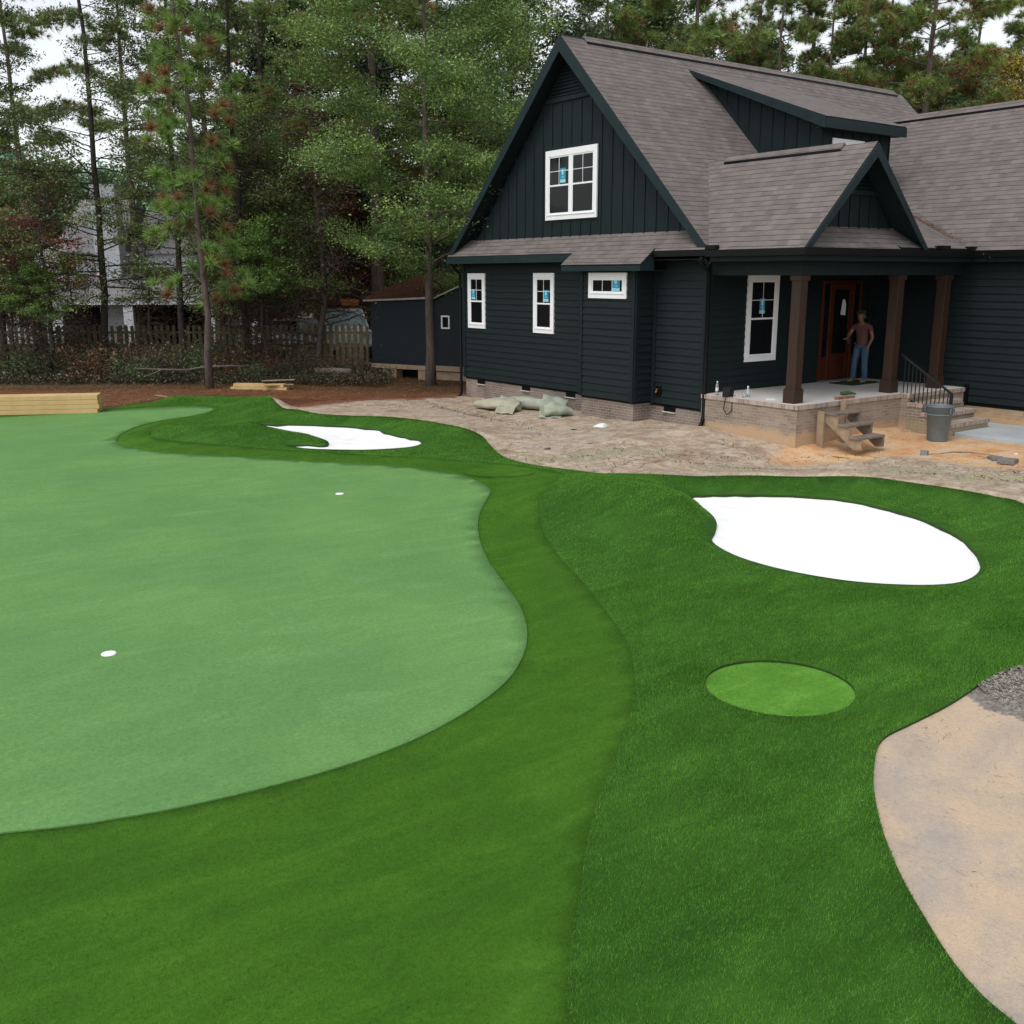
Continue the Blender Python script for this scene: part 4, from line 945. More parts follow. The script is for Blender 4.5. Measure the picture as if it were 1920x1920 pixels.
# doormat, bag, bottles, bricks, gloves, papers
mb = MB(); mb.box(-.62,.62,-.36,.36,0,.018)
for k in range(240):
    x, y = rng.uniform(-.6,.6), rng.uniform(-.34,.34); mb.box(x-.02,x+.02,y-.02,y+.02,.018,.018+rng.uniform(.003,.012))
o = mb.build('doormat', M['mat']); o.location = (4.85,-.72,.9); o.rotation_euler = (0,0,.05); tag(o, 'dark green bristly doormat under the man at the front door', 'doormat')
t = empty('shoulder_bag', (0.02,-.72,.9), .5, 'small black bag on the left edge of the porch, its strap hanging over the bricks', 'bag')
mb = MB(); mb.box(-.17,.17,-.09,.09,.0,.2); mb.box(-.15,.15,-.11,-.09,.03,.13); mb.build('pouch', M['black'], t, bevel=.03)
mb = MB(); mb.tube([(-.12,-.08,.1),(-.22,.0,-.03),(-.235,.03,-.28),(-.24,-.06,-.40),(-.235,-.16,-.30),(-.22,-.16,-.04),(-.1,-.12,.09)], .012, 6); mb.build('strap', M['black'], t, smooth=True)
t = empty('water_bottle', (-.02,-.42,.9), 0, 'tall clear water bottle standing behind the black bag', 'bottle', 'clear bottles on the porch edge')
mb = MB(); mb.lathe([(.001,0),(.034,.002),(.036,.03),(.033,.12),(.036,.2),(.03,.25),(.014,.285),(.014,.3),(.001,.3)], 18); mb.build('bottle_body', M['clear'], t, smooth=True)
mb = MB(); mb.lathe([(.0365,.1),(.0365,.18)], 18); mb.build('bottle_label', M['paper'], t); mb = MB(); mb.lathe([(.001,.325),(.017,.325),(.017,.295)], 14); mb.build('bottle_cap', M['paper'], t)
t = empty('water_bottle', (.27,-1.1,.9), 0, 'short clear bottle standing right of the black bag', 'bottle', 'clear bottles on the porch edge')
mb = MB(); mb.lathe([(.001,0),(.045,.002),(.047,.04),(.045,.15),(.02,.2),(.018,.225),(.001,.225)], 18); mb.build('bottle_body', M['clear'], t, smooth=True); mb = MB(); mb.lathe([(.001,.25),(.021,.25),(.021,.22)], 14); mb.build('bottle_cap', M['paper'], t)
t = empty('glass_jar', (.12,-1.13,.9), 0, 'squat clear jar between the black bag and the short bottle', 'jar')
mb = MB(); mb.lathe([(.001,0),(.055,.002),(.057,.09),(.05,.11),(.046,.11),(.05,.09),(.001,.01)], 18); mb.build('jar_body', M['clear'], t, smooth=True)
mb = MB(); mb.box(-.15,.15,-.1,.1,0,.004); mb.box(-.02,.16,-.08,.12,.004,.007); o = mb.build('paper', M['paper']); o.location = (.3,-1.75,.9); o.rotation_euler = (0,0,.7); tag(o, 'flat white paper lying on the porch floor left of the corner post', 'paper')
for i, (x, y, z, a, lb) in enumerate(((1.52,-2.66,.9,.1,'reddish loose brick at the left on the porch edge above the wooden stairs'), (1.74,-2.69,.9,.02,'reddish loose brick in the middle on the porch edge beside the green gloves'), (1.93,-2.68,.9,-.15,'reddish loose brick at the right on the porch edge under the green gloves'))):
    mb = MB(); mb.box(-.1,.1,-.046,.046,0,.06)
    for q in (-.05, 0, .05): mb.lathe([(.014,.0602),(.001,.0602)], 8, (q,0,0))
    o = mb.build('loose_brick', M['redbrick'], bevel=.004); o.location = (x,y,z); o.rotation_euler = (0,0,a); tag(o, lb, 'brick', 'loose bricks on the porch edge')
mb = MB()
mb2 = [((0,0,.08),(.09,.05)), ((.12,.02,.085),(.075,.045)), ((.22,0,.07),(.05,.035)), ((.3,-.04,.05),(.022,.02)), ((.31,.02,.05),(.022,.02)), ((.29,.07,.05),(.022,.02)), ((-.1,.03,.07),(.07,.04))]
t = empty('work_glove', (1.86,-2.58,.93), -.2, 'crumpled green work gloves lying on the loose bricks', 'gloves')
skinned('glove_body', mb2, [(0,1),(1,2),(2,3),(2,4),(2,5),(0,6)], M['glove'], t)

# ------------------------------------------------------------------ ground litter as things
def thing_box(name, lb, cat, c, dims, rz, m, group=None, tilt=0, bev=.004, seed=None):
    mb = MB(); mb.box(-dims[0]/2, dims[0]/2, -dims[1]/2, dims[1]/2, 0, dims[2]); o = mb.build(name, m, bevel=bev)
    o.location = (c[0], c[1], c[2] if len(c) > 2 else gz(c)); o.rotation_euler = (0, tilt, rz); return tag(o, lb, cat, group)
VR = -YAW
a, b = ground_at(1562,860), ground_at(1728,869); c = (a+b)/2; d = b-a
thing_box('long_plank', 'long pale plank lying on the dirt in front of the wooden stairs', 'plank', (c[0], c[1], gz(c)-.01), (np.linalg.norm(d), .13, .045), math.atan2(d[1], d[0]), M['lumber'])
t = empty('buried_hose', (*ground_at(1735,852), .0), 0, 'thin dark pipe with a brown block at its end lying on the orange clay', 'pipe')
p0 = t.location.copy(); Pp = [ground_at(*q) for q in ((1737,857),(1760,856),(1790,852),(1815,853),(1850,858),(1880,862))]
mb = MB(); mb.tube([(p[0]-p0.x, p[1]-p0.y, gz(p)+.015) for p in Pp], .018, 6); mb.build('pipe', M['oldwood'], t)
mb = MB(); mb.box(-.1,.1,-.07,.07,-.03,.12); o = mb.build('block', M['maroon'], t, bevel=.01); q = ground_at(1733,858); o.location = (q[0]-p0.x, q[1]-p0.y, gz(q)); o.rotation_euler = (0,.2,.4); o.data.materials[0] = M['stone']
# lumber stack at the far left
a, b = at(186,768,.05), at(-60,772,.05); d = b-a; L = np.linalg.norm(d); d /= L; nrm = np.array((-d[1], d[0])); nrm = nrm if nrm @ FV > 0 else -nrm; ang = math.atan2(d[1], d[0])
pos = ['lowest', 'second lowest', 'second highest', 'topmost']
for lv in range(4):
    for row in range(2):
        c = a + d*L/2 + nrm*(.1+row*.30) + d*rng.uniform(-.05,.05)
        thing_box('timber_board', '%s long yellow timber, %s row of the stack at the left edge' % (pos[lv], ('front','back')[row]), 'timber', (c[0], c[1], .0+lv*.125), (L, .285, .12), ang, M['lumber'], 'new timbers stacked at the left', bev=.006)
c = a + d*L/2 + nrm*.27
a2, b2 = ground_at(436,728), ground_at(541,731); d2 = b2-a2; L2 = np.linalg.norm(d2); an2 = math.atan2(d2[1], d2[0]); z2 = gz((a2+b2)/2)
for k, (w_, lb) in enumerate(((.28,'lower short yellow timber of the low pile between the trees'), (.26,'upper short yellow timber of the low pile between the trees'))):
    c2 = (a2+b2)/2; thing_box('timber_board', lb, 'timber', (c2[0], c2[1], z2+.0+k*.11), (L2-.2*k, w_, .10), an2, M['lumber'], 'short timbers in the low pile')
for k, (x1, y1, x2, y2, h, lb) in enumerate(((492,713,553,711,.28,'thin grey board on top of the low timber pile, the upper one'), (497,719,551,717,.2,'thin grey board on top of the low timber pile, the lower one'))):
    p, q = at(x1,y1,h), at(x2,y2,h); dd = q-p; thing_box('thin_board', lb, 'board', ((p+q)[0]/2, (p+q)[1]/2, h-.05*k), (np.linalg.norm(dd), .2, .025), math.atan2(dd[1], dd[0]), M['palewood'], 'thin boards on the low pile')
# rolls of turf / cloth by the gable wall
def cloth_roll(name, lb, pts, rad, m, squash=.75, seed=0):
    t = empty(name, (*pts[0][:2], 0), 0, lb, 'cloth roll', 'rolled sheets lying against the gable wall'); p0 = pts[0]
    mb = MB(); n = 26; K = 26; P = [np.array(p) for p in pts]; cum = np.linspace(0, 1, K); L = len(P)-1
    r_ = np.random.default_rng(seed); ph = r_.uniform(0, 6, 4); vs = []
    for i, s in enumerate(cum):
        q = s*L; j = min(int(q), L-1); f = q-j; c = P[j]*(1-f)+P[j+1]*f; dd = P[j+1]-P[j]; dd = dd/np.linalg.norm(dd); side = np.array((-dd[1], dd[0], 0)); R_ = np.interp(s, np.linspace(0,1,len(rad)), rad)
        for k in range(n):
            a_ = 2*PI*k/n; rr = R_*(1+.08*math.sin(3*a_+ph[0]+s*4)+.05*math.sin(s*13+ph[1]+2*a_)+.03*math.sin(5*a_+s*9+ph[2]))
            up = rr*math.sin(a_)*squash; vs.append(c + side*rr*math.cos(a_) + np.array((0,0,R_*squash+max(up,-R_*squash))))
    vs = [np.array(v)-np.array((p0[0], p0[1], 0)) for v in vs]
    fs = [(i*n+k, i*n+(k+1)%n, (i+1)*n+(k+1)%n, (i+1)*n+k) for i in range(K-1) for k in range(n)]
    mb.add(vs, fs); mb.add(vs[:n], [tuple(range(n))]); o = mb.build('sheet', m, t, smooth=True)
    # open spiral end
    mb = MB(); c = P[-1]-np.array((p0[0], p0[1], 0)); dd = P[-1]-P[-2]; dd /= np.linalg.norm(dd); side = np.array((-dd[1], dd[0], 0)); pr = None; R_ = rad[-1]
    for k in range(46):
        a_ = k/45*4*PI; rr = R_*(.25+.7*k/45); p = c + side*rr*math.cos(a_) + np.array((0,0,R_*squash+rr*math.sin(a_)*squash)) + dd*.01
        if pr is not None: mb.add([pr-dd*.5, pr, p, p-dd*.5], [(0,1,2,3)])
        pr = p
    s_ = mb.build('rolled_end', m, t); md = s_.modifiers.new('thick', 'SOLIDIFY'); md.thickness = .012
    return t
def g3(x, y, dz=0): p = ground_at(x, y); return (p[0], p[1], gz(p)+.04+dz)
cloth_roll('cloth_roll', 'pale green sheet roll at the left end of the pile by the gable wall', [g3(975,773), g3(938,771), g3(896,766)], [.17,.22,.26,.22,.16], M['canvas2'], .6, 3)
cloth_roll('cloth_roll', 'long sage green sheet roll lying behind the others, nearest the gable wall', [g3(925,760), g3(960,765), g3(1005,770), g3(1030,773)], [.13,.2,.24,.22,.2], M['canvas'], .7, 5)
cloth_roll('cloth_roll', 'sage green sheet roll at the right end of the pile, its spiral end showing', [g3(1018,784), g3(1045,783), g3(1072,782)], [.24,.28,.24,.15], M['canvas'], .65, 8)
# flaps thrown over the rolls
def flap(lb, corners, m, seed):
    r_ = np.random.default_rng(seed); n = 14; A, B, C_, D = [np.array(c) for c in corners]; mb = MB(); vs = []
    for i in range(n+1):
        for j in range(n+1):
            u_, v_ = i/n, j/n; p = (A*(1-u_)+B*u_)*(1-v_)+(D*(1-u_)+C_*u_)*v_
            h = .03*math.sin(u_*4+seed)*math.sin(v_*3.3)+.012*math.sin(u_*11+v_*7); vs.append(p+np.array((0,0,h)))
    mb.add(vs, [(i*(n+1)+j, (i+1)*(n+1)+j, (i+1)*(n+1)+j+1, i*(n+1)+j+1) for i in range(n) for j in range(n)])
    o = mb.build('folded_sheet', m, smooth=True); md = o.modifiers.new('thick', 'SOLIDIFY'); md.thickness = .012
    return tag(o, lb, 'cloth sheet', 'rolled sheets lying against the gable wall')
flap('flat pale sage flap of sheet folded over the right roll', [g3(1010,786,.0), g3(1052,786,.0), g3(1066,772,.3), g3(1020,768,.42)], M['canvas'], 2)
flap('olive flap of sheet with a frayed white edge between the rolls', [g3(928,777,.0), g3(962,779,.0), g3(978,768,.22), g3(940,768,.36)], M['canvas2'], 4)
mb = MB(); p = ground_at(1128,803); vs = []
for i in range(9):
    for k in range(16):
        th = i/8*PI*.5; a_ = 2*PI*k/16; rr = 1+.2*math.sin(3*a_)+.15*math.sin(5*a_+i); vs.append((.26*math.cos(th)*math.cos(a_)*rr, .13*math.cos(th)*math.sin(a_)*rr, .13*math.sin(th)*(1+.15*math.sin(a_*4))))
mb.add(vs, [(i*16+k, i*16+(k+1)%16, (i+1)*16+(k+1)%16, (i+1)*16+k) for i in range(8) for k in range(16)])
o = mb.build('plastic_bag', M['paper'], smooth=True); o.location = (*p, gz(p)); o.scale = (.75,.8,.8); o.rotation_euler = (0,0,.3-YAW); tag(o, 'crumpled white plastic bag lying on the dirt in front of the bay', 'bag')
for (x, y, dm, rz, m, nm, lb, ct) in ((1080,808,(.26,.1,.05),.2,'gutter','metal_scrap','small black piece of scrap left of the white plastic bag','scrap'), (1505,850,(.22,.1,.06),-.3,'redbrick','loose_brick','dark brick lying on the dirt at the foot of the porch corner','brick'), (1106,834,(.13,.07,.03),.4,'maroon','plastic_scrap','small maroon scrap on the bare dirt midway to the gable wall','scrap'),
        (1027,843,(.2,.07,.04),.5,'bark','wood_chip','dark wood chip on the dirt beside the turf edge','wood chip'), (1067,822,(.14,.12,.02),.2,'paper','paper_scrap','small white paper scrap on the dirt before the gable wall','paper'), (1890,872,(.5,.3,.1),.3,'stone','stone','grey broken slab at the right edge of the orange clay','stone'), (1866,866,(.3,.22,.08),.9,'stone','stone','smaller grey stone left of the broken slab on the clay','stone'), (1905,856,(.07,.06,.04),.9,'paper','white_pebble','tiny white pebble on the orange clay near the walkway','pebble')):
    p = ground_at(x, y); thing_box(nm, lb, ct, (p[0], p[1], gz(p)-.01), dm, rz, M[m], None, .08, .01)
# loose pine straw, twigs and grit (uncountable)
def litter(name, poly, n, L, wd, m, lb, cat, lift=.03, rmax=99):
    lo, hi = poly.min(0), poly.max(0); W = rng.uniform(lo, hi, (n*3, 2)); W = W[inside(W, poly) & ~inside(W, TURF)][:n]; k = len(W)
    z = field(W)+rng.uniform(0, lift, k)-.01; a = rng.uniform(0, PI, k); l = L*rng.uniform(.4, 1.2, k); e = rng.normal(0, .18, k)
    d = np.column_stack([np.cos(a), np.sin(a), e])*l[:, None]/2; s = np.column_stack([-np.sin(a), np.cos(a), np.zeros(k)])*(wd*rng.uniform(.6,1.4,k))[:, None]
    c = np.column_stack([W, z+.012]); V = np.empty((k*4, 3)); V[0::4] = c-d-s; V[1::4] = c-d+s; V[2::4] = c+d+s; V[3::4] = c+d-s
    return tag(raw_mesh(name, V, 4, m), lb, cat, kind='stuff')
litter('pine_straw', STRAW, 60000, .2, .0045, M['needle2'], 'reddish brown pine straw spread behind the far end of the turf', 'pine straw', .05)
yard = smooth_poly([at(x, y) for x, y in [(600,770),(870,735),(1080,780),(1300,810),(1480,852),(1700,850),(1920,870),(1960,960),(1600,910),(1200,900),(950,880),(850,800)]], 2)
litter('twigs', yard, 2600, .16, .005, M['twig'], 'small twigs and straw strewn over the bare dirt by the house', 'twigs', .02)
litter('twigs', yard, 1500, .05, .014, M['leaf_brown'], 'dry leaves and crumbs strewn over the bare dirt by the house', 'leaves', .02)
yard2 = smooth_poly([at(x, y) for x, y in [(1700,1340),(1850,1260),(1990,1230),(2100,1300),(2100,1900),(1950,1900)]], 2)
litter('twigs', yard2, 420, .05, .0018, M['twig'], 'tiny twigs lying on the pale sand at the right', 'twigs', .004)
mulp = smooth_poly([at(x, y) for x, y in [(1832,1290),(1880,1256),(1990,1235),(2060,1300),(1960,1352),(1900,1335)]], 2)
litter('mulch', mulp, 2600, .04, .0035, M['palestone'], 'grey shredded mulch at the right edge of the turf', 'mulch', .008)
litter('mulch', mulp, 900, .05, .003, M['twig'], 'brown bits in the grey mulch at the right edge', 'mulch', .01)

# ------------------------------------------------------------------ trees
def U(n): v = rng.normal(size=(n, 3)); return v/np.linalg.norm(v, axis=1)[:, None]
def leaf_quads(C, size, flat=.35, asp=.5):
    """diamond leaves round the points C; flat > 0 turns their faces upward"""
    n = len(C); nr = U(n); nr[:, 2] += flat*np.sign(nr[:, 2]+1e-6); nr /= np.linalg.norm(nr, axis=1)[:, None]
    a = np.cross(nr, U(n)); a /= np.linalg.norm(a, axis=1)[:, None]; b = np.cross(nr, a)
    s = (size*rng.uniform(.55, 1.25, n))[:, None]; V = np.empty((n*4, 3))
    V[0::4] = C-a*s; V[1::4] = C-b*s*asp; V[2::4] = C+a*s; V[3::4] = C+b*s*asp
    return V
def needle_tris(C, D, k, L, wd):
    """k needles springing from every tip C, brushed along direction D"""
    n = len(C); c = np.repeat(C, k, 0); d = np.repeat(D, k, 0)*.75 + U(n*k)*.85; d /= np.linalg.norm(d, axis=1)[:, None]
    s = np.cross(d, U(n*k)); s /= np.linalg.norm(s, axis=1)[:, None]; l = L*rng.uniform(.6, 1.1, n*k)[:, None]; V = np.empty((n*k*3, 3))
    V[0::3] = c-s*wd; V[1::3] = c+s*wd; V[2::3] = c+d*l + np.array((0,0,-.12))*l
    return V
def limb(mb, p, d, L, r, steps, droop, wob, n=5):
    pts = [np.array(p, float)]; d = np.array(d, float); rad = [r]
    for i in range(steps):
        d = d + rng.normal(0, wob, 3) + np.array((0, 0, droop)); d /= np.linalg.norm(d); pts.append(pts[-1]+d*L/steps); rad.append(r*(1-(i+1)/steps*.8))
    mb.tube(pts, rad, n, cap=False); return pts, d
def trunk(mb, h, r, lean=(0, 0), wob=.05, n=9, steps=12):
    pts = []; x = y = 0
    for i in range(steps+1):
        t = i/steps; pts.append(np.array((lean[0]*t+x, lean[1]*t+y, h*t-.25*(i == 0)))); x += rng.normal(0, wob); y += rng.normal(0, wob)
    rad = [r*(1-.82*(i/steps)**.9)*(1.35 if i == 0 else 1) for i in range(steps+1)]; mb.tube(pts, rad, n); return np.array(pts)
def along(P, t): q = t*(len(P)-1); j = min(int(q), len(P)-2); return P[j]*(1-(q-j)) + P[j+1]*(q-j)
def finish(name, t_mb, crowns, mats, bark):
    """an Empty with trunk and crown; crowns: list of (V, k)"""
    t = empty(name, (0, 0, 0)); t_mb.build('trunk', bark, t, smooth=True)
    for nm, V, k, m, mi in crowns:
        if len(V): raw_mesh(nm, V, k, m, mi, t)
    return t
def pine(name, h, cb, R, nb, k, L, wd, mats, bark, r=.17, brown=.2, lean=(0,0), tufts=5, top=.35, sub=3, droop=.03):
    mb = MB(); T = trunk(mb, h, r, lean, .05); C = []; D = []
    for i in range(nb):
        tt = cb + (1-cb)*((i+.5)/nb); p = along(T, tt); a = i*2.4 + rng.uniform(-.5, .5)
        l = R*(1-((tt-cb)/(1-cb))**1.3*(1-top))*rng.uniform(.6, 1.1); up = rng.uniform(.0, .45)
        P, d = limb(mb, p, (math.cos(a), math.sin(a), up), l, r*.28*(1.15-tt), 5, droop, .10)
        ends = [(P[-1], d)]
        for s in range(sub):
            q = along(np.array(P), rng.uniform(.35, .95)); a2 = a + rng.choice((-1, 1))*rng.uniform(.4, 1.1); P2, d2 = limb(mb, q, (math.cos(a2), math.sin(a2), rng.uniform(.0, .5)), l*rng.uniform(.22, .45), r*.09, 3, .08, .12, 4); ends.append((P2[-1], d2)); ends.append((P2[2], d2))
        for e, d_ in ends:
            for _ in range(tufts): C.append(e + rng.normal(0, L*.55, 3)*(1,1,.6)); dd = d_ + (0,0,.5) + rng.normal(0,.3,3); D.append(dd/np.linalg.norm(dd))
    C.append(T[-1]); D.append(np.array((0,0,1.)))
    C = np.array(C); D = np.array(D); V = needle_tris(C, D, k, L, wd); mi = np.repeat(rng.uniform(size=len(C)) < brown, k).astype(int)
    return finish(name, mb, [('crown', V, 3, mats, mi)], mats, bark)
def broad(name, h, cb, R, nb, size, per, m, bark, r=.16, wobble=.09, layered=.5, lean=(0,0), spread=.45, sub=5, up=.35, shape=.7, m2=None):
    mb = MB(); T = trunk(mb, h, r, lean, wobble); C = []
    for i in range(nb):
        tt = cb + (1-cb)*((i+.4)/nb); p = along(T, min(tt, .97)); a = i*2.4+rng.uniform(-.6, .6); x = (tt-cb)/(1-cb)
        l = R*(math.sin(PI*min(1, .22+x*.78))**shape)*rng.uniform(.65, 1.12)
        P, d = limb(mb, p, (math.cos(a), math.sin(a), up+rng.uniform(-.2,.35)), l, r*.32*(1.2-tt), 6, .0, .13)
        for s in range(sub):
            q = along(np.array(P), rng.uniform(.3, 1)); a2 = a + rng.normal(0, .9); l2 = l*rng.uniform(.2, .45); P2, d2 = limb(mb, q, (math.cos(a2), math.sin(a2), rng.uniform(-.1,.55)), l2, r*.08, 3, 0, .15, 4)
            for e in (P2[-1], P2[2], P2[1]):
                n = int(per*rng.uniform(.5, 1.4)); sg = spread*rng.uniform(.6, 1.2); C.append(e + rng.normal(0, 1, (n, 3))*np.array((sg, sg, sg*(1-layered))))
        C.append(P[-1] + rng.normal(0, 1, (per, 3))*np.array((spread, spread, spread*(1-layered))))
    C.append(T[-1] + rng.normal(0, spread, (per*2, 3)))
    C = np.concatenate(C); C = C[C[:, 2] > .3]
    return finish(name, mb, [('crown', leaf_quads(C, size), 4, m, None)], m, bark)
def cedar(name, h, cb, R, nb, size, per, m, bark, r=.14, lean=(0,0), droop=-.03):
    mb = MB(); T = trunk(mb, h, r, lean, .06); C = []
    for i in range(nb):
        tt = cb + (1-cb)*((i+.4)/nb); p = along(T, min(tt, .985)); a = rng.uniform(0, 2*PI); x = (tt-cb)/(1-cb); l = R*(1-.75*x**1.2)*rng.uniform(.45, 1.1)
        P, d = limb(mb, p, (math.cos(a), math.sin(a), rng.uniform(-.05,.45)), l, r*.22*(1.2-tt), 5, droop, .10)
        for s in np.linspace(.3, 1, 6):
            q = along(np.array(P), s); a2 = a + rng.choice((-1,1))*rng.uniform(.3,1.0); l2 = l*.3*rng.uniform(.5,1.1); e = q + np.array((math.cos(a2), math.sin(a2), rng.uniform(-.15,.3)))*l2
            mb.tube([q, e], [r*.05, r*.02], 3, cap=False)
            n = int(per*rng.uniform(.3, 1.5)); u_ = rng.uniform(0, 1.15, (n, 1)); sg = .11+.12*l2
            C.append(q + (e-q)*u_ + rng.normal(0, 1, (n, 3))*np.array((sg, sg, sg*.55)))
    C = np.concatenate(C); C = C[C[:, 2] > .3]
    return finish(name, mb, [('crown', leaf_quads(C, size, .2, .4), 4, m, None)], m, bark)
def bare(name, h, R, nb, m, lm, nleaf, size=.06, r=.1, cb=.1):
    mb = MB(); T = trunk(mb, h, r, (0,0), .12); C = []
    for i in range(nb):
        tt = cb+(1-cb)*i/nb; p = along(T, tt); a = rng.uniform(0, 2*PI); l = R*(1-.55*tt)*rng.uniform(.5,1.1); P, d = limb(mb, p, (math.cos(a), math.sin(a), rng.uniform(-.1,.5)), l, r*.25, 6, rng.uniform(-.12,.05), .2, 4)
        for s in range(7):
            q = along(np.array(P), rng.uniform(.15,1)); a2 = a+rng.normal(0,1.1); P2, d2 = limb(mb, q, (math.cos(a2), math.sin(a2), rng.uniform(-.5,.5)), l*rng.uniform(.2,.55), r*.09, 4, -.06, .28, 3)
            for _ in range(2):
                q2 = along(np.array(P2), rng.uniform(.3,1)); limb(mb, q2, U(1)[0]*(1,1,.7), l*.2, r*.045, 3, -.08, .3, 3)
            C.append(P2[-1]+rng.normal(0,.22,(3,3)))
    C = np.concatenate(C); C = C[rng.integers(0, len(C), nleaf)] + rng.normal(0,.25,(nleaf,3)); C = C[C[:,2] > .05]
    return finish(name, mb, [('crown', leaf_quads(C, size), 4, lm, None)], lm, m)
def shrub(name, h, R, ns, nleaf, size, lm, m):
    mb = MB(); C = []
    for i in range(ns):
        a = rng.uniform(0, 2*PI); P, d = limb(mb, (rng.normal(0,.12),rng.normal(0,.12),-.05), (math.cos(a)*.6, math.sin(a)*.6, 1.0), h*rng.uniform(.6,1.1), .016, 5, -.02, .16, 4)
        for s in range(4):
            q = along(np.array(P), rng.uniform(.25,1)); a2 = rng.uniform(0,2*PI); P2, d2 = limb(mb, q, (math.cos(a2), math.sin(a2), .3), R*rng.uniform(.3,.8), .007, 3, -.02, .2, 3)
            for e in P2[1:]: C.append(e+rng.normal(0,.17,(max(2, nleaf//(ns*12)),3)))
    C = np.concatenate(C); C = C[C[:,2] > .02]
    t = empty(name, (0,0,0)); mb.build('stem', m, t); raw_mesh('foliage', leaf_quads(C, size, .3, .45), 4, lm, None, t); return t
used = set()
def put(proto, p, rz, s, label, cat, group=None, name=None):
    if proto.name in used: o = copy_tree(proto)
    else: o = proto; used.add(proto.name)
    if name and o is not proto: o.name = name
    s3 = (s, s, s) if not hasattr(s, '__len__') else s
    o.location = (p[0], p[1], (gz(p) if math.hypot(*(p-CAM[:2])) < 45 else 0)-.06); o.rotation_euler = (0, 0, rz); o.scale = s3
    tag(o, label, cat, group); return o
G1 = 'trees along the fence behind the turf'; G2 = 'pines beyond the house'; G3 = 'far trees filling the wood'
# -- the young longleaf pine that stands in front
young = pine('young_pine', 14.8, .17, 1.7, 46, 170, .44, .008, [M['needle'], M['needle2']], M['bark2'], r=.12, brown=.2, lean=(-.3,.3), tufts=1, top=.5, sub=2, droop=.12)
put(young, ground_at(395,727), 1.0, 1, 'slender young longleaf pine with green and rusty needle balls, in front of the fence', 'pine tree', G1)
# -- oak beside the shed
oak = broad('oak_tree', 15.5, .235, 4.0, 54, .05, 185, M['leaf_oak'], M['bark'], r=.17, wobble=.03, layered=.62, spread=.38, sub=5, up=.12, shape=.55)
put(oak, away(808, 35.1), .4, 1, 'light green leafy oak with a straight trunk rising in front of the dark shed', 'oak tree', G1)
# -- cedars and dark conifers on the left
ced = cedar('cedar_tree', 18, .16, 4.3, 84, .06, 66, M['leaf_cedar'], M['darkbark'], r=.15)
ced2 = cedar('cedar_tree', 15, .14, 3.5, 90, .06, 78, M['leaf_cedar'], M['darkbark'], r=.12, droop=.0)
put(ced, away(203, 38), 0, 1, 'dark cedar with airy flat branches and sky behind it, second trunk from the left edge', 'cedar tree', G1)
put(ced2, away(352, 37.5), 1, 1.12, 'cedar with thick forked trunk just left of the young longleaf pine', 'cedar tree', G1)
put(ced, away(470, 39), 2.2, .97, 'tall thin cedar right of the young longleaf pine', 'cedar tree', G1)
put(ced2, away(20, 37), 3.0, 1.05, 'bushy cedar cut by the left edge of the photo', 'cedar tree', G1)
put(ced2, away(-120, 40), 4.0, 1.1, 'cedar standing just outside the left edge', 'cedar tree', G1)
low = cedar('cedar_tree', 5.9, .52, 1.9, 44, .055, 80, M['leaf_green'], M['darkbark'], r=.09)
put(low, away(505, 37.5), 0, .95, 'low bright green juniper between the young pine and the bare dark tree', 'juniper', G1)
put(low, away(75, 36.5), 2, .7, 'low green juniper before the white neighbouring house', 'juniper', G1)
# -- bare dark brushy trees
br = bare('bare_tree', 10.5, 3.2, 90, M['twig'], M['leaf_brown'], 2600, .06, r=.14)
put(br, away(597, 38.5), 0, 1, 'dark bare tree full of fine twigs in front of the white vehicle', 'bare tree', G1)
put(br, away(520, 40.5), 2, .9, 'bare twiggy tree left of the dark bare tree', 'bare tree', G1)
put(br, away(430, 41.5), 4, .85, 'bare twiggy tree behind the young longleaf pine', 'bare tree', G1)
put(br, away(95, 37), 5, .72, 'bare twiggy tree before the neighbouring porch at the left', 'bare tree', G1)
red = broad('dogwood_tree', 5.2, .45, 2.2, 12, .07, 26, M['leaf_red'], M['twig'], r=.06, layered=.75, spread=.3, sub=4, up=.1)
put(red, away(70, 38.5), 1, 1.15, 'small dogwood with red autumn leaves at the left edge', 'dogwood tree', G1)
mid = broad('leafy_tree', 9.5, .2, 3.2, 34, .07, 110, M['leaf_green'], M['bark'], r=.12, layered=.45, spread=.5, sub=4)
put(mid, away(30, 42), 0, .8, 'mid green leafy tree at the left edge between cedars and neighbouring house', 'tree', G1)
put(mid, away(505, 43), 2, 1.0, 'mid green leafy tree behind the low bright green juniper', 'tree', G1)
for x, d, s, lb in [(150, 38.2, .42, 'low bare brushy tree before the neighbouring porch fascia'), (35, 36.8, .5, 'low bare brushy tree at the left edge of the fence'), (78, 39.2, .45, 'low bare brushy tree under the red dogwood'), (300, 38.4, .5, 'low bare brushy tree left of the thick forked cedar'), (450, 38.0, .55, 'low bare brushy tree right of the young longleaf pine')]:
    put(br, away(x, d), x*.3, s, lb, 'bare tree', G1)
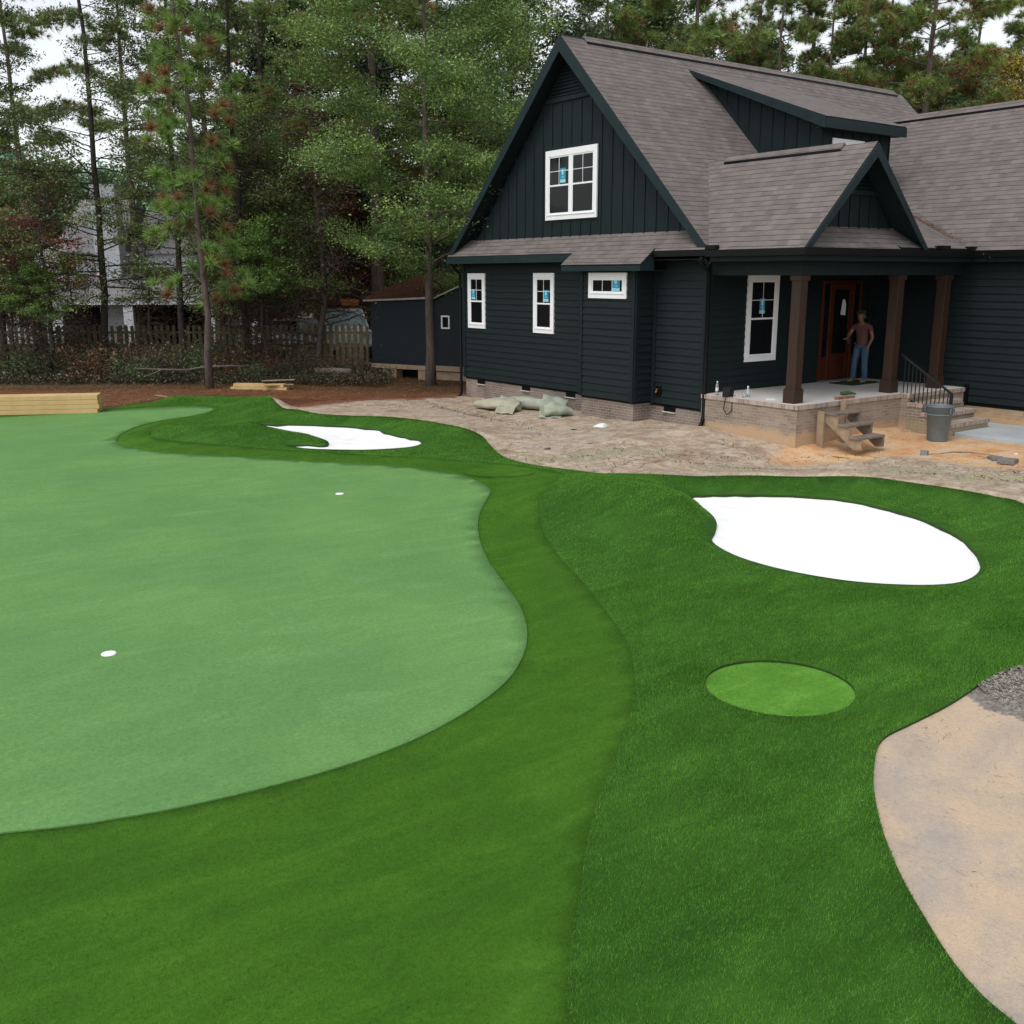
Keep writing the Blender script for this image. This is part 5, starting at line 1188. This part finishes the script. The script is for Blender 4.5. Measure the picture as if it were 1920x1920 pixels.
# -- big pine and magnolias in the middle
big = pine('pine_tree', 21, .34, 4.6, 32, 44, .40, .013, [M['needle3'], M['needle2']], M['bark2'], r=.33, brown=.27, tufts=9, sub=5, top=.6, droop=.02)
big2 = pine('pine_tree', 20, .42, 3.7, 28, 40, .38, .014, [M['needle3'], M['needle2']], M['bark2'], r=.24, brown=.14, tufts=8, sub=4, top=.5, droop=.03)
big3 = pine('pine_tree', 21, .48, 3.3, 19, 38, .38, .014, [M['needle3'], M['needle2']], M['bark'], r=.25, brown=.12, tufts=8, sub=4, top=.7, droop=.0)
put(big, away(715, 44), .3, (1,1,.92), 'big old pine with grey trunk and rusty needle clusters, left of the oak', 'pine tree', G1)
mag = broad('magnolia_tree', 15.5, .22, 3.6, 32, .10, 85, M['leaf_mag'], M['darkbark'], r=.2, layered=.2, spread=.5, sub=5, up=.25)
put(mag, away(655, 50), 1, 1.15, 'dark glossy magnolia behind the big old pine', 'magnolia tree', G1)
put(mag, away(960, 50), 3, 1.2, 'dark glossy magnolia rising behind the gable peak', 'magnolia tree', G1)
put(mag, away(560, 53), 4.5, 1.0, 'dark evergreen magnolia behind the bare dark tree', 'magnolia tree', G1)
put(oak, away(895, 45), 2.0, (1.0,1.0,1.08), 'green oak behind the left slope of the gable', 'oak tree', G1)
org = broad('autumn_tree', 8, .2, 2.8, 24, .09, 60, M['leaf_brown'], M['bark'], r=.12, layered=.4, spread=.45, sub=4)
put(org, away(650, 49), 0, .95, 'rust brown autumn tree behind the white vehicle', 'tree', G1)
put(org, away(555, 46), 2, .85, 'rust brown autumn tree left of the white vehicle', 'tree', G1)
# -- pines beyond the house
spots = [(1285, 52, big2, .3, 1.05, 'pine behind the main ridge with its dark trunk, nearest the gable peak'), (1130, 56, big2, 1.4, 1.0, 'pine with wide limbs just right of the gable peak'), (1425, 60, big3, 2.1, .95, 'thin bare-looking pine trunk against the white sky'),
         (1487, 62, big3, .6, 1.1, 'straight pine left of the dark leaning trunk'), (1520, 58, big2, 2.9, .9, 'dark leaning pine trunk over the middle of the ridge'), (1582, 64, big3, 3.6, 1.0, 'pine with short crown right of the dark leaning trunk'),
         (1620, 61, big2, 5.1, 1.02, 'pine with bent limbs left of the thick pine'), (1692, 55, big, 4.2, (1,1,.95), 'thick pine with a broad rusty crown above the end of the ridge'), (1775, 66, big3, .2, 1.05, 'far pine between the thick pine and the yellow tree'), (1912, 58, big3, 1.9, 1.0, 'pine leaning in at the right edge')]
for x, d, pr, rz, s, lb in spots: put(pr, away(x, d), rz, s, lb, 'pine tree', G2)
fill = broad('leafy_tree', 8.6, .15, 3.0, 26, .13, 55, M['leaf_dark'], M['bark'], r=.14, layered=.3, spread=.55, sub=4)
fill2 = broad('leafy_tree', 8.0, .15, 2.8, 26, .12, 55, M['leaf_blue'], M['bark'], r=.13, layered=.3, spread=.5, sub=4)
tall = broad('leafy_tree', 16.5, .48, 3.4, 34, .11, 80, M['leaf_dark'], M['bark'], r=.2, layered=.35, spread=.55, sub=5)
tall2 = broad('leafy_tree', 16.0, .5, 3.2, 32, .105, 80, M['leaf_blue'], M['bark'], r=.18, layered=.35, spread=.5, sub=5)
tall3 = pine('pine_tree', 15.5, .5, 3.2, 30, 44, .36, .014, [M['needle3'], M['needle2']], M['bark'], r=.2, brown=.3, tufts=8, sub=5, top=.7, droop=.02)
yel = broad('yellow_tree', 14.6, .6, 1.7, 20, .10, 36, M['leaf_yellow'], M['twig'], r=.09, layered=.3, spread=.4, sub=4)
for x, d, pr, s, lb in [(1545, 66, tall3, .90, 'bushy pine low over the middle of the main ridge'), (1605, 60, tall3, .92, 'bushy pine left of the thick pine'), (1665, 64, tall, .95, 'dark leafy tree behind the thick pine'), (1735, 60, tall3, .97, 'bushy rusty pine just beyond the end of the main ridge'), (1770, 68, tall2, 1.02, 'blue-green tree left of the yellow tree'), (1800, 62, tall2, .88, 'blue-green tree touching the yellow tree'),
                       (1880, 66, tall, .9, 'dark leafy tree over the ridge of the right wing'), (1950, 63, tall3, .92, 'bushy pine at the right edge over the wing'), (1385, 66, tall, 1.06, 'dark leafy tree behind the ridge left of the thin pine'), (1455, 70, tall3, 1.0, 'bushy pine low behind the ridge between two straight pines'), (1200, 62, tall, 1.14, 'dark leafy tree behind the ridge near the gable peak'), (1310, 64, tall3, 1.12, 'bushy pine behind the ridge beside the dark trunk')]:
    put(pr, away(x, d), x*.7, s, lb, 'tree', G2)
put(yel, away(1836, 56), 0, 1.0, 'slender yellow autumn tree above the right wing', 'tree', G2)
# -- the wood behind the fence and the neighbouring house
i = 0
words = ['far', 'dense', 'shady', 'tall', 'bushy', 'round']
for x, d, pr, s, lb in [(-160, 64, fill, 1.2, 'dense dark tree in the wood off the left edge'), (-40, 66, fill, 1.35, 'dense dark tree behind the neighbouring house, at the left edge'), (60, 72, fill2, 1.45, 'blue-green tree behind the left part of the neighbouring house'), (150, 75, fill, 1.3, 'dark tree showing over the roof of the neighbouring house'), (240, 72, fill2, 1.3, 'blue-green tree behind the neighbour chimney'), (330, 70, fill, 1.3, 'dark tree right of the neighbour chimney'),
                       (410, 66, fill2, 1.4, 'blue-green tree in the wood behind the young longleaf pine'), (490, 62, fill, 1.45, 'dense dark tree in the wood above the low juniper'), (560, 68, fill, 1.5, 'dense dark tree in the wood behind the bare dark tree'), (640, 60, fill2, .95, 'blue-green bushy tree behind the white vehicle'), (700, 62, fill, 1.3, 'dark tree deep in the wood behind the old pine'), (770, 58, fill2, 1.1, 'blue-green tree behind the shed'), (850, 62, fill, 1.35, 'dark tree behind the shed at the gable side'), (930, 70, fill, 1.3, 'dark tree in the wood hidden mostly by the gable'), (1010, 66, fill, 1.25, 'dark tree behind the gable peak')]:
    put(pr, away(x, d), x*.37, s, lb, 'tree', G3)
for x, d, pr, s, lb in [(80, 52, big3, .9, 'slim pine behind the leftmost cedars'), (275, 55, big3, .95, 'slim pine showing between the two large cedars'), (420, 50, big3, .92, 'slim pine close behind the young longleaf pine'), (520, 48, big2, .95, 'pine with drooping needle clusters behind the tall thin cedar'), (600, 56, big2, 1.0, 'pine far behind the bare dark tree'), (830, 54, big2, 1.02, 'pine far behind the shed oak')]:
    put(pr, away(x, d), x*.21, s, lb, 'pine tree', G3)
# -- shrubs in front of the fence
sh = shrub('shrub', 1.7, 1.0, 14, 2600, .045, M['leaf_shrub'], M['twig']); sh2 = shrub('shrub', 1.3, .9, 12, 2000, .05, M['leaf_dark'], M['twig']); sh3 = shrub('shrub', 1.35, 1.0, 16, 900, .06, M['leaf_brown'], M['twig'])
where = [(10,38.5),(45,36.2),(82,38.0),(118,35.8),(150,37.6),(190,35.6),(228,37.4),(262,35.2),(300,37.8),(322,35.4),(352,36.6),(430,36.4),(452,38.2),(478,36.0),(512,37.0),(545,36.3),(572,38.0),(602,36.4),(628,37.6),(655,36.9),(-30,36.5),(-70,38),(420,38.8),(285,36.6)]
kinds = ['dark', 'green', 'brown']; 
side = {0:'at the left edge of the fence'}
names_near = ['at the left edge before the fence', 'second from the left edge before the fence', 'third from the left edge before the fence', 'before the left porch column', 'left of the cedar trunk', 'at the foot of the cedar trunk', 'right of the cedar trunk', 'behind the pine straw mound', 'under the neighbour column', 'right of the pine straw mound', 'at the foot of the forked cedar', 'right of the young pine', 'farther right of the young pine by the fence', 'above the low timber pile', 'beside the low timber pile', 'right of the low timber pile', 'under the dark bare tree by the fence', 'in front of the dark bare tree', 'right of the dark bare tree by the fence', 'next to the fallen log', 'outside the left edge, nearer one', 'outside the left edge, farther one', 'against the fence behind the young pine', 'between the cedars in front of the fence']
for j, (x, d) in enumerate(where):
    pr = (sh, sh2, sh3)[(j*7) % 3] if x < 560 else (sh3, sh)[j % 2]
    nm = {sh: 'speckled dark shrub', sh2: 'dark green shrub', sh3: 'dry brown shrub'}[pr]
    put(pr, away(x, d), j*1.3, rng.uniform(.85, 1.2)*(.68 if x > 440 else .9), nm+' '+names_near[j], 'shrub', 'shrubs along the fence')
# low undergrowth (uncountable)
C = []
Wp = np.stack([rng.uniform(-22, -4.4, 5200), 34.3+rng.gamma(2, 1.1, 5200)], 1); Wp = CAM[:2] + Wp[:, :1]*RV + Wp[:, 1:]*FV
C = np.repeat(np.column_stack([Wp, np.full(len(Wp), .05)]), 9, 0) + rng.normal(0, 1, (len(Wp)*9, 3))*(.13,.13,.1) + np.array((0,0,.12)); C[:, 2] = np.abs(C[:, 2])
tag(raw_mesh('undergrowth', leaf_quads(C, .04), 4, M['leaf_shrub']), 'low ivy and weeds covering the ground before the fence', 'undergrowth', kind='stuff')
# fallen branches and log
def log(name, lb, px, r, m, cat='branch', zs=None, grp=None):
    p0 = ground_at(*px[0][:2]); P = []
    for q in px: w_ = away(q[0], q[1]); P.append((w_[0], w_[1], q[2]))
    t = empty(name, P[0], 0, lb, cat, grp); mb = MB(); mb.tube([np.array(p)-np.array(P[0]) for p in P], r, 8); mb.build('log', m, t, smooth=True)
log('fallen_log', 'pale fallen log lying left of the dark shed', [(592,36.2,.32),(625,36.0,.34),(660,35.8,.32)], [.10,.12,.12], M['deadwood'], 'log')
log('fallen_branch', 'long thin dead branch lying across the shrubs behind the young pine', [(255,34.8,.55),(300,34.7,.52),(350,34.7,.50),(385,34.9,.58),(430,35.1,.60),(480,35.3,.57)], [.02,.03,.035,.035,.03,.02], M['deadwood'], 'branch')
log('fallen_branch', 'short dead branch forking from the long thin one', [(270,34.3,.30),(290,34.5,.42),(306,34.6,.52)], [.015,.02,.025], M['deadwood'], 'branch')
log('pale_stick', 'pale stick lying on the pine straw behind the turf', [(290,31.0,.06),(322,30.4,.05)], [.03,.02], M['palewood'], 'stick')
# dead brush heap by the fence end
br2 = bare('brush_pile', 1.3, .9, 18, M['twig'], M['leaf_brown'], 120, .05, r=.03, cb=.0)
put(br2, away(682, 36.2), 0, 1, 'rusty heap of dead brush at the left corner of the shed', 'brush pile')

# ------------------------------------------------------------------ fence
a, b = away(-330, 40.4), away(699, 39.2); d = b-a; L = np.linalg.norm(d); d /= L; ang = math.atan2(d[1], d[0])
t = empty('wooden_fence', (a[0], a[1], 0), ang, 'weathered shadowbox picket fence running behind the shrubs from the left edge to the shed', 'fence')
npan = int(L/2.44)+1; pitch = .235
for k in range(npan):
    x0 = k*2.44; x1 = min(x0+2.44, L); mb = MB(); x = x0+.04
    while x < x1-.12:
        h = 1.78+rng.uniform(-.03,.03); w_ = .14; j = rng.uniform(-.006,.006)
        mb.prism([(x,-.055+j,.04),(x+w_,-.055+j,.04),(x+w_,-.055+j,h-.04),(x+w_-.03,-.055+j,h),(x+.03,-.055+j,h),(x,-.055+j,h-.04)], (0,.018,0))
        if rng.uniform() < .62: mb.prism([(x+.118,.045,.04),(x+.118+.1,.045,.04),(x+.118+.1,.045,h*.62),(x+.118,.045,h*.62)], (0,.018,0))
        x += pitch
    for z in (.35, 1.0, 1.5): mb.box(x0, x1, -.035, .04, z-.045, z+.045)
    mb.build('fence_panel', M['fence'], t)
    mb = MB(); mb.box(x0-.045, x0+.045, -.03, .06, -.2, 1.72); mb.build('fence_post', M['fence'], t)
# ------------------------------------------------------------------ shed
a = away(700, 38.3); b = away(806, 37.0); fx = (b-a)/np.linalg.norm(b-a); W1 = np.linalg.norm(b-a); fy = np.array((-fx[1], fx[0])); ang = math.atan2(fx[1], fx[0])
t = empty('garden_shed', (a[0], a[1], 0), ang, 'dark blue shed on wooden skids with pine straw covering its roof, behind the oak trunk', 'shed')
# local x along the front, y away from the viewer
W1 *= 1.0; D1 = 3.0
mb = MB(); hA, hB, hC = 2.78, 2.83, 3.55
mb.hexa([(0,0,.42),(W1,0,.42),(W1+.5,D1,.42),(.5,D1,.42),(0,0,hA),(W1,0,hB),(W1+.5,D1,hC),(.5,D1,hC)]); mb.build('wall', M['shed'], t)
mb = MB(); mb.add([(-.18,-.16,hA-.02),(W1+.04,-.16,hB+.06),(W1+.55,D1*.9,hC+.05),(.3,D1*.9,hC+.03)], [(0,1,2,3)]); o = mb.build('roof', M['straw_roof'], t); md = o.modifiers.new('thick', 'SOLIDIFY'); md.thickness = .08; md.offset = 1
mb = MB(); mb.bar((-.2,-.19,hA-.05),(W1+.05,-.19,hB+.02),.03,.07); mb.bar((W1+.06,-.17,hB+.02),(W1+.56,D1*.9,hC+.0),.03,.045); mb.build('roof_edge', M['steel'], t)
mb = MB(); mb.box(-.02, W1+.0, -.04, .02, .26, .42); mb.box(.5, 1.1, .0, .4, -.1, .26); mb.box(W1-.5, W1-.1, .0, .4, -.1, .26); mb.build('skid', M['palewood'], t)
mb = MB(); mb.box(.1, W1-.1, .6, .7, -.1, .30); mb.build('crawl_shade_panel', M['unlit'], t)  # solid near-black panel paints the shade beneath the shed floor
# the annexe of the shed reaching behind the house corner
mb = MB(); mb.box(W1+.02, W1+2.6, .25, 2.6, .42, 2.7); mb.build('side_wall', M['shed'], t)
mb = MB(); mb.prism([(W1+.02,.25,2.7),(W1+2.6,.25,2.7),(W1+2.6,.25,3.7)], (0,2.3,0)); mb.build('side_gable', M['shed'], t)
mb = MB(); mb.bar((W1+.0,.15,2.78),(W1+2.7,.15,3.82),.05,.06, up=(0,1,0)); mb.build('side_roof_edge', M['steel'], t)
mb = MB(); mb.box(W1, W1+2.7, .20, .26, .24, .42); mb.box(W1, W1+2.7, .30, .4, -.1, .2); mb.build('side_skid', M['palewood'], t)
xw = W1+.42; mb = MB(); 
for x0, x1, z0, z1 in ((xw,xw+.36,2.18,2.23),(xw,xw+.36,1.76,1.81),(xw,xw+.05,1.81,2.18),(xw+.31,xw+.36,1.81,2.18)): mb.box(x0,x1,.20,.25,z0,z1)
wn = mb.build('window', M['white'], t); mb = MB(); mb.box(xw+.05,xw+.31,.235,.245,1.81,2.18); mb.build('pane', M['glass'], wn)
# ------------------------------------------------------------------ vehicle behind the fence
p = away(652, 43.0); t = empty('parked_truck', (p[0], p[1], .3), -YAW+math.radians(12), 'white truck parked behind the fence with orange gear on its roof rack', 'truck')
# local x to the right, -y toward the viewer (front of the truck)
mb = MB(); prof = [(-1.05,.5,1.0),(-1.05,.5,1.15)]
mb.hexa([(-1,-1.9,.5),(1,-1.9,.5),(1,3.4,.5),(-1,3.4,.5),(-.98,-1.9,1.2),(.98,-1.9,1.2),(1,3.4,1.3),(-1,3.4,1.3)]); mb.build('body', M['carpaint'], t, bevel=.12)
mb = MB(); mb.hexa([(-.95,-.75,1.22),(.95,-.75,1.22),(.95,3.1,1.25),(-.95,3.1,1.25),(-.74,.0,1.98),(.74,.0,1.98),(.76,3.0,1.98),(-.76,3.0,1.98)]); cb_ = mb.build('cab', M['carpaint'], t, bevel=.06)
mb = MB(); mb.hexa([(-.86,-.66,1.33),(.86,-.66,1.33),(.86,-.60,1.33),(-.86,-.60,1.33),(-.70,-.10,1.90),(.70,-.10,1.90),(.70,-.04,1.90),(-.70,-.04,1.90)]); 
for v_ in range(len(mb.v)): x_, y_, z_ = mb.v[v_]; mb.v[v_] = (x_, y_-.03, z_)
m_, t_, b_ = mat('windscreen'); b_.inputs['Base Color'].default_value = (.32,.4,.42,1); b_.inputs['Roughness'].default_value = .1; b_.inputs['Specular IOR Level'].default_value = .9; mb.build('windscreen', m_, t)
for s in (-1, 1): mb = MB(); mb.hexa([(s*.955,-.35,1.32),(s*.955,2.6,1.32),(s*.93,2.6,1.33),(s*.93,-.35,1.33),(s*.79,.15,1.88),(s*.80,2.5,1.88),(s*.77,2.5,1.88),(s*.76,.15,1.88)]); mb.build('side_window', M['glass'], t)
for s in (-1, 1):
    for y in (-1.1, 2.4): mb = MB(); mb.tube([(s*.78,y,.38),(s*1.02,y,.38)], .38, 20); mb.build('wheel', M['tyre'], t)
    mb = MB(); mb.obox((s*.72,-1.91,.95),(.16,0,0),(0,.02,0),(0,0,.09)); mb.build('headlight', M['clear'], t)
mb = MB(); mb.tube([(1.12,-.55,1.3),(1.2,-.35,1.75),(1.42,-.1,1.93),(1.75,.15,1.9),(1.82,.2,1.3)], .035, 6); mb.build('door_frame', M['carpaint'], t, smooth=True)
mb = MB()
for y in (.3, 1.5, 2.7): mb.box(-.8,.8,y,y+.05,2.03,2.08)
for s in (-.8, .8): mb.box(s-.02,s+.02,.2,2.9,2.0,2.05)
mb.build('roof_rack', M['black'], t)
for nm, x0, x1, m, lb, z in (('gear_case', -.1, .62, 'orange', 'orange case on the rack of the white truck', 2.085), ('gear_case', -.72, -.25, 'maroon', 'dark red case on the rack of the white truck', 2.085)):
    mb = MB(); mb.box(x0,x1,.4,2.2,0,.26); mb.box((x0+x1)/2-.04,(x0+x1)/2+.04,.37,2.23,-.0,.275); o = mb.build(nm, M[m], bevel=.03); o.location = (p[0], p[1], z+.3); o.rotation_euler = t.rotation_euler; tag(o, lb, 'case', 'cases on the roof rack')
p = away(560, 46); t = empty('parked_car', (p[0], p[1], 0), -YAW+math.radians(70), 'pale grey car half hidden by twigs left of the white truck', 'car')
mb = MB(); mb.hexa([(-.9,-2.2,.4),(.9,-2.2,.4),(.9,2.2,.4),(-.9,2.2,.4),(-.88,-2.15,1.15),(.88,-2.15,1.15),(.88,2.15,1.15),(-.88,2.15,1.15)]); mb.build('body', M['carpaint'], t, bevel=.12)
mb = MB(); mb.hexa([(-.85,-1.2,1.15),(.85,-1.2,1.15),(.85,2.0,1.15),(-.85,2.0,1.15),(-.66,-.6,1.78),(.66,-.6,1.78),(.66,1.7,1.78),(-.66,1.7,1.78)]); mb.build('cabin', M['carpaint'], t, bevel=.06)
for s in (-1, 1): mb = MB(); mb.hexa([(s*.845,-.8,1.22),(s*.845,1.6,1.22),(s*.82,1.6,1.22),(s*.82,-.8,1.22),(s*.72,-.45,1.68),(s*.72,1.45,1.68),(s*.7,1.45,1.68),(s*.7,-.45,1.68)]); mb.build('side_window', M['glass'], t)
for s in (-1, 1):
    for y in (-1.35, 1.35): mb = MB(); mb.tube([(s*.7,y,.34),(s*.92,y,.34)], .34, 18); mb.build('wheel', M['tyre'], t)
# ------------------------------------------------------------------ neighbouring house
o0 = away(255, 53); t = empty('neighbour_house', (o0[0], o0[1], 0), -YAW+.08, 'white two-storey neighbouring house with grey roofs seen through the trees', 'house')
def npart(mb, n, m, **k): return mb.build(n, M[m], t, **k)
mb = MB(); mb.box(-4.4,5.2,3.2,10,0,4.9); mb.box(-11,-4.4,3.6,10,0,5.6); mb.box(-1.6,5.2,3.0,3.2,0,3.5); npart(mb, 'wall', 'nwall')
mb = MB(); mb.hexa([(-4.6,2.7,4.8),(-.9,2.7,4.8),(-.9,10.5,4.8),(-4.6,10.5,4.8),(-4.0,6.4,7.8),(-.9,6.4,7.8),(-.9,6.8,7.8),(-4.0,6.8,7.8)]); mb.prism([(-.5,3.0,4.8),(-.5,10.5,4.8),(-.5,6.6,7.2)], (6.2,0,0)); npart(mb, 'roof', 'nroof')
mb = MB(); mb.box(-2.1,-.85,2.0,3.2,0,8.3); npart(mb, 'chimney', 'nwall')
mb = MB(); mb.add([(-4.6,-.4,2.45),(4.6,-.4,2.45),(3.0,3.1,4.0),(-2.6,3.1,4.0)], [(0,1,2,3)]); mb.add([(-4.6,-.4,2.45),(-4.6,3.1,2.45),(-2.6,3.1,4.0)], [(0,1,2)]); mb.add([(4.6,-.4,2.45),(4.6,3.1,2.45),(3.0,3.1,4.0)], [(0,1,2)]); npart(mb, 'porch_roof', 'nroof')
mb = MB(); mb.box(-4.6,4.6,-.42,-.3,2.2,2.45); npart(mb, 'porch_fascia', 'nwall')
for x in (-4.2, 0.0, 4.2): mb = MB(); mb.box(x-.24,x+.24,-.35,.1,0,2.2); npart(mb, 'porch_column', 'nwall')
mb = MB(); mb.box(-4.4,4.4,2.9,3.0,0,2.3); mb.box(-4.4,4.4,-.2,2.9,2.25,2.3); npart(mb, 'porch_back', 'unlit')  # back and ceiling near-black: the porch's shade is put into their colour
for x, z in ((-6.4,.9),(-6.6,3.3),(-3.9,4.3-.6),(3.3,4.2-.7)):
    mb = MB(); mb.box(x-.45,x+.45,3.14,3.19,z,z+1.2); v_ = npart(mb, 'window', 'nwall'); mb = MB(); mb.box(x-.38,x+.38,3.11,3.13,z+.07,z+1.13); mb.build('pane', M['glass'], v_)
mb = MB(); mb.box(1.2,1.25,-.1,2.8,.1,2.2); mb.box(.3,2.2,2.82,2.87,.4,2.0); v_ = npart(mb, 'porch_window', 'glass')
